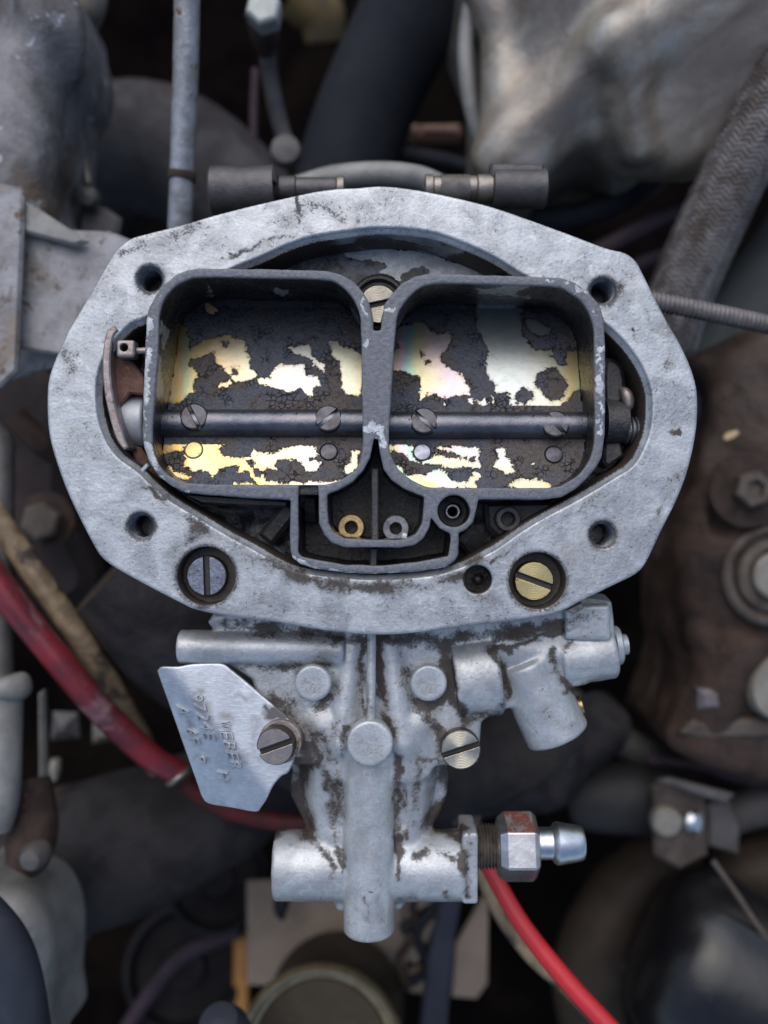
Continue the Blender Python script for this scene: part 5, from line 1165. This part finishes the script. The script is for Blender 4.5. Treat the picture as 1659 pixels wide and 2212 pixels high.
V, F = lathe([(0.001, 3), (2.6, 2.6), (3.9, 0), (3.9, -4)], D(72, 1852, -56)); o = build('steel_stud', V, F, M_DULLROD); tag(o, 'rounded steel stud end on the brown rubber boot', 'stud')
M_DKBLK = simple('dark_brown_block', (0.035, 0.026, 0.026), (0.022, 0.017, 0.018), 0.7, 0, 20, 0.8, spec=0.16)
o = plate('left_block', [(-80,830),(100,800),(150,900),(140,1100),(200,1250),(120,1320),(-80,1250)], -125, 20, M_DKBLK, bev=5, smo=4); tag(o, 'dark brown casting in shade behind the left of the flange', 'casting')
hexbolt('block_bolt', 84, 1126, -104, 44, M_BROWNSTEEL, o, h=6, washer=64, wmat=M_RUSTY)
ptube('block_lug', [(30,900,-105),(90,960,-108),(130,1000,-112)], [30,26,14], M_RUSTY, o)
RC = [(-60,1180,-58),(16,1287,-60),(68,1355,-62),(136,1437,-64),(198,1512,-67),(264,1580,-70),(330,1638,-74),(388,1670,-78)]
o = ptube('battery_cable', RC, [32,32,31,31,30,29,28,25], M_RED, wob=0.015, n=28); tag(o, 'thick grimy red cable with painted mauve highlights slanting down the left side to the stamped tag', 'cable')
o = ptube('fabric_loom', [(-60,1040,-66),(41,1191,-67),(109,1287,-69),(164,1365,-72),(232,1470,-78),(290,1570,-86),(340,1660,-96)], [27,28,28,27,26,24,22], M_TAN, wob=0.05, n=28); tag(o, 'worn tan loom running beside the thick red cable', 'cable')
o = ptube('cable_sleeve', [(-60,1105,-70),(30,1238,-71),(92,1322,-73),(150,1400,-76),(215,1494,-80),(290,1600,-86)], [24,24,24,24,22,20], M_PURPLE, n=24); tag(o, 'dark sleeve lying between the tan loom and the red cable', 'cable')
V, F = lathe([(3.2, -1.2), (4.4, -.6), (4.6, 0), (4.4, .6), (3.2, 1.2)], D(386, 1676, -78), axis=(0.6, -0.8, 0)); o = build('cable_clip', V, F, M_WARMSTEEL); tag(o, 'pale metal clip ring where the red cable ends by the tag', 'clip')
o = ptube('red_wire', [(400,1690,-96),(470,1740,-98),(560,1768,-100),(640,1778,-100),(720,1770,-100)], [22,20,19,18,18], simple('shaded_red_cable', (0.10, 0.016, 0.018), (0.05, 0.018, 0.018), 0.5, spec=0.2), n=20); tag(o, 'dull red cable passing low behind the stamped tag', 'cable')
# lower left castings
t = thing('exhaust_manifold', 300, 1820, -130, 'broad dark humped manifold with pale spots at lower left', 'manifold')
ptube('manifold_runner', [(40,1880,-135),(180,1850,-128),(330,1800,-124),(480,1730,-126),(620,1640,-135)], [150,160,150,128,100], M_MANI, t, n=56, wob=0.05, seed=9)
ptube('manifold_end', [(80,1960,-150),(110,1890,-130),(170,1850,-126),(235,1838,-124)], [130,150,150,140], M_MANIL, t, n=48, wob=0.04, seed=10)
plate('casting_nub', [(196,1540),(240,1535),(245,1600),(196,1610)], -150, 8, M_CREAM, t, 2.5)
o = plate('pale_block', [(105,1542),(160,1545),(165,1600),(100,1606)], -125, 8, M_DULLROD, bev=4); tag(o, 'small pale metal block left of the red cable', 'block')
o = ptube('pale_stud', [(120,1640,-120),(119,1660,-120),(117,1685,-120)], [10,13,9], M_CREAM); tag(o, 'little pale stud under the pale metal block', 'stud')
LC = [(-90,1925),(-20,1928),(40,1940),(80,1972),(104,2030),(108,2110),(100,2200),(96,2300),(-90,2300)]
lp_ = smooth_closed(D2(LC, -55), 3)
def f(X, Y, Z):
    x2, y2 = np.broadcast_arrays(X[:, :, 0], Y[:, :, 0]); return slab(poly_sdf(x2, y2, lp_)[:, :, None], Z, -90, -52, 8)
lo, hi = world_box([(-95, 1915), (120, 2310)], -92, -50, 3)
o = lump('pale_casting', f, lo, hi, 1.0, M_LIGHTCAST, amp=0.7, size=18, seed=31); tag(o, 'pale smooth grey casting in the lower left corner', 'casting')
o = ptube('slate_plug_boot', [(-40,1960,-34),(10,2030,-34),(40,2120,-36),(60,2290,-40)], [40,46,50,56], M_CAP, n=32); tag(o, 'slate blue rubber boot lying on the pale lower left casting', 'boot')
# pulley and dark bits in the lower middle
for x, y, r, z in ((470,1900,110,-190),(400,2090,130,-215)):
    k = kz(z); V, F = lathe([(r*k, -10), (r*k, 0), (r*k*.9, 2), (r*k*.8, -3), (r*k*.35, -3), (r*k*.3, 3), (0.001, 3)], D(x, y, z), axis=(0.2, 0.35, 1), n=56)
    o = build('pulley', V, F, simple('dark_pulley', (0.014, 0.013, 0.015), (0.008, 0.007, 0.008), 0.6, 0.0, 12, .4, spec=0.12)); tag(o, 'dark pulley wheel left of the beige panel, ' + ('higher one' if y < 2000 else 'lower one near the bottom edge'), 'pulley', 'dark pulleys at lower left')
o = ptube('fan_shroud_pipe', [(250,2260,-200),(320,2150,-205),(400,2060,-205),(520,2010,-205)], 16, M_PURPLE); tag(o, 'thin dark curved pipe near the bottom edge at left', 'pipe')
t = thing('beige_panel', 790, 2060, -168, 'beige painted panel far below the bottom of the carburetor', 'panel')
plate('panel_sheet', [(532,1905),(870,1900),(868,2010),(880,2060),(870,2135),(534,2130)], -168, 3, M_BEIGE, t, 0.8)
plate('panel_sheet', [(985,2040),(1056,1915),(1054,2126),(1030,2160),(976,2155)], -170, 3, M_BEIGE, t, 0.8)
plate('panel_sheet', [(862,1900),(975,1900),(945,1975),(925,2030),(900,2085),(868,2070)], -172, 3, M_BEIGE, t, 0.8)
plate('panel_sheet', [(880,2095),(925,2090),(950,2130),(930,2150),(885,2145)], -174, 3, M_TAN, t, 0.8)
o = ptube('dark_lever', [(628,1900,-150),(612,1940,-150),(606,1965,-150),(610,1985,-152)], [16,17,15,5], M_RUBBER); tag(o, 'short black pointed lever in front of the beige panel', 'lever')
o = plate('amber_strip', [(505,2010),(533,2030),(536,2290),(500,2290)], -215, 5, M_YEL, bev=1); tag(o, 'narrow amber strip at the left of the beige panel', 'strip')
for i, pts in enumerate(([(905,1900,-145),(892,1960,-145),(902,2010,-145),(862,2070,-145),(880,2130,-145)], [(985,1900,-140),(940,1960,-142),(900,2020,-145),(925,2090,-148),(870,2130,-148)], [(1010,1915,-150),(960,1950,-150),(910,1980,-150),(868,2010,-150)])):
    o = ptube('wiring_strand', pts, 10+2*i, M_RUBBER if i else M_RUSTY); tag(o, ['thin brown wire tangled in front of the beige panel','dark wire bending past the beige panel, thickest of the tangle','short dark wire crossing high over the beige panel'][i], 'wire', 'tangled wires over the beige panel')
o = plate('black_strap', [(955,1930),(1002,1925),(985,2020),(965,2230),(905,2230),(925,2060)], -135, 5, M_CAP, bev=1.2); tag(o, 'wide slate black strap hanging below the right of the carburetor', 'strap')
# bronze drum with rolled rim
t = thing('bronze_drum', 700, 2180, -150, 'olive bronze drum with a rolled lid rim at the bottom edge', 'drum')
A0 = D(728, 2172, -150); A1 = D(690, 2290, -88); dd = (A1-A0); Ld = np.linalg.norm(dd)
V, F = lathe([(140*kz(-150), -5), (147*kz(-150), 0), (166*kz(-88), Ld-6)], A0, axis=dd, n=72); build('drum_shell', V, F, M_OLIVE, t)
k = 0.1*(H+92)/H; V, F = lathe([(165*k, -9), (180*k, -6.5), (185*k, -4), (182*k, -1.5), (174*k, 0), (166*k, -.8), (160*k, -4.5), (150*k, -5), (0.001, -5.5)], A1, axis=dd, n=80); build('lid_rim', V, F, M_OLIVERIM, t)
V, F = lathe([(158*k, -6), (148*k, -4.3), (60*k, -3.9), (0.001, -3.9)], A1, axis=dd, n=64); build('lid_face', V, F, M_OLIVE, t)
V, F = lathe([(0.001, 9), (5.5, 7.5), (7.4, 3), (7.8, -4), (8.2, -20)], D(486, 2236, -62), axis=(-0.15, 0.75, 0.45), n=40); o = build('domed_bung', V, F, M_CAP); tag(o, 'slate blue domed cap at the bottom edge left of the drum', 'cap')
# lower right
o = ptube('red_hose', [(1020,1800,-52),(1060,1880,-50),(1130,2000,-46),(1225,2120,-42),(1330,2235,-38),(1400,2320,-36)], [17,18,19,20,21,22], M_REDNEW, n=28); tag(o, 'bright red cable running from under the inlet fitting to the bottom edge', 'cable')
o = ptube('tan_wire', [(1025,1820,-80),(1045,1900,-78),(1085,1985,-76),(1150,2070,-76),(1240,2150,-78),(1330,2250,-80)], 14, M_TAN, n=20); tag(o, 'slim tan cable beside the bright red cable', 'cable')
t = thing('black_canister', 1600, 2160, -110, 'big glossy black canister with a pale sky streak, lower right corner', 'canister')
A0 = D(1448, 2042, -124); A1 = D(1820, 2252, -112); dd = A1-A0; Ld = np.linalg.norm(dd); R0 = 198*kz(-118)
V, F = lathe([(0.001, -10), (R0*0.4, -9.4), (R0*0.66, -7.6), (R0*0.84, -4), (R0*0.94, 0.5), (R0*0.99, 6), (R0, 11), (R0*1.0, Ld*0.5), (R0*1.0, Ld)], A0, axis=dd, n=96); build('canister_shell', V, F, M_BLACKGLOSS, t, sharp=0)
V, F = lathe([(R0*.99, Ld*0.52), (R0*1.03, Ld*0.53), (R0*1.03, Ld*0.56), (R0*.99, Ld*0.57)], A0, axis=dd, n=96, cap0=False); build('canister_seam', V, F[:-1], M_BLACKGLOSS, t)
t = thing('coil_bracket', 1480, 1780, -118, 'tan brown steel bracket with a round boss above the black canister', 'bracket')
plate('bracket_face', [(1412,1702),(1440,1690),(1526,1720),(1530,1850),(1470,1880),(1416,1850)], -120, 5, M_BROWNSTEEL, t, 1.2)
plate('bracket_wing', [(1420,1688),(1450,1682),(1590,1718),(1570,1742)], -112, 4, M_DULLROD, t, 1.2)
plate('bracket_wing', [(1528,1740),(1580,1732),(1600,1790),(1598,1850),(1530,1830)], -128, 4, M_DULLROD, t, 1.2)
V, F = lathe([(5.4, -3), (5.2, 0.3), (4.4, 1.2), (0.001, 1.4)], D(1440, 1776, -117)); build('boss', V, F, M_CREAM, t)
V, F = lathe([(4, -3), (4.4, 0), (3.2, 2), (0.001, 3)], D(1500, 1775, -118), axis=(0.6, 0.1, 0.8)); build('bolt', V, F, MAT_BRIGHT, t)
o = ptube('thin_strut', [(1540,1860,-104),(1590,1930,-102),(1640,2005,-100),(1720,2110,-98)], 6, M_BROWNSTEEL); tag(o, 'thin steel strut slanting to the right edge over the canister', 'strut')
o = ptube('grey_pipe', [(1560,1770,-140),(1640,1740,-135),(1760,1720,-132)], [40,44,48], M_MANIL); tag(o, 'grey pipe leaving the bracket towards the right edge', 'pipe')
o = ptube('brown_pipe', [(1560,1900,-150),(1660,1880,-145),(1780,1900,-142)], [66,72,76], M_OLIVEPIPE); tag(o, 'thick brown pipe at the right edge below the grey pipe', 'pipe')
o = ptube('ignition_coil', [(1268,1720,-150),(1290,1722,-148),(1380,1724,-145),(1440,1726,-145)], [68,74,76,70], simple('dark_grey_coil', (0.034, 0.034, 0.036), (0.022, 0.021, 0.022), 0.5, 0.0, 16, 0.2, spec=0.2), n=48); tag(o, 'dark grey cylindrical coil right of the brass coloured inlet area', 'coil')
o['label'] = 'dark grey cylindrical coil between the hose barb and the tan bracket'
o = ptube('olive_pipe', [(1480,1830,-165),(1390,1890,-162),(1310,1990,-160),(1270,2110,-160),(1290,2280,-160)], [70,76,78,76,72], M_OLIVEPIPE, n=36, wob=0.04); tag(o, 'brown olive pipe curving round the left of the black canister', 'pipe')
o = ptube('rust_edge_pipe', [(1340,2070,-150),(1380,2140,-145),(1430,2220,-140)], 10, M_RUSTY); tag(o, 'thin rusty pipe between the red cable and the canister', 'pipe')
o = ptube('mauve_wire', [(1400,1640,-135),(1500,1650,-130),(1600,1680,-128),(1760,1720,-126)], 13, M_PURPLE); tag(o, 'mauve wire above the tan bracket at the right', 'wire')
def f(X, Y, Z):
    a = cone_cap(X, Y, Z, D(960, 1700, -128), D(1150, 1640, -132), 14, 18); return smin(a, cone_cap(X, Y, Z, D(1150, 1640, -132), D(1290, 1560, -140), 18, 12), 8)
lo, hi = world_box([(850, 1500), (1400, 1850)], -165, -105, 4)
o = lump('starter_casting', f, lo, hi, 1.5, M_MANI, amp=2.2, size=12, seed=51); tag(o, 'rough dark casting seen between the cover screw and the coil', 'casting')
o = ptube('small_pale_stub', [(1088,1672,-100),(1078,1652,-98),(1066,1622,-96)], [10,14,10], M_DULLROD); tag(o, 'small pale stub below the round band of the cover', 'stub')
o = plate('tan_lug', [(972,1740),(1010,1748),(1040,1760),(1038,1790),(980,1788)], -80, 5, M_BROWNSTEEL, bev=1.2); tag(o, 'small tan lug just above the threaded end of the inlet', 'lug')
o = ptube('green_grey_hose', [(1210,1500,-150),(1290,1560,-150),(1360,1610,-150),(1440,1640,-150)], [30,34,34,30], simple('moss_grey_hose', (0.07, 0.068, 0.058), (0.045, 0.042, 0.038), 0.6), n=24); tag(o, 'moss grey hose low between the carburetor and the engine block', 'hose')
# leaf fragment in the left barrel
lq = cA([(505,395),(530,400),(560,425),(590,445),(598,462),(575,460),(570,480),(545,475),(520,460),(508,430)])
V, F = prism(D2(lq, -16), -16.3, -15.9, 0.08, tilt=lambda x, y: (y-y.mean())*-0.25+(x-x.mean())*0.2); o = build('leaf_fragment', V, F, simple('brown_dry_leaf', (0.30, 0.19, 0.09), (0.20, 0.12, 0.06), 0.6, size=2)); tag(o, 'small brown dry leaf fragment inside the left barrel near its top', 'leaf')
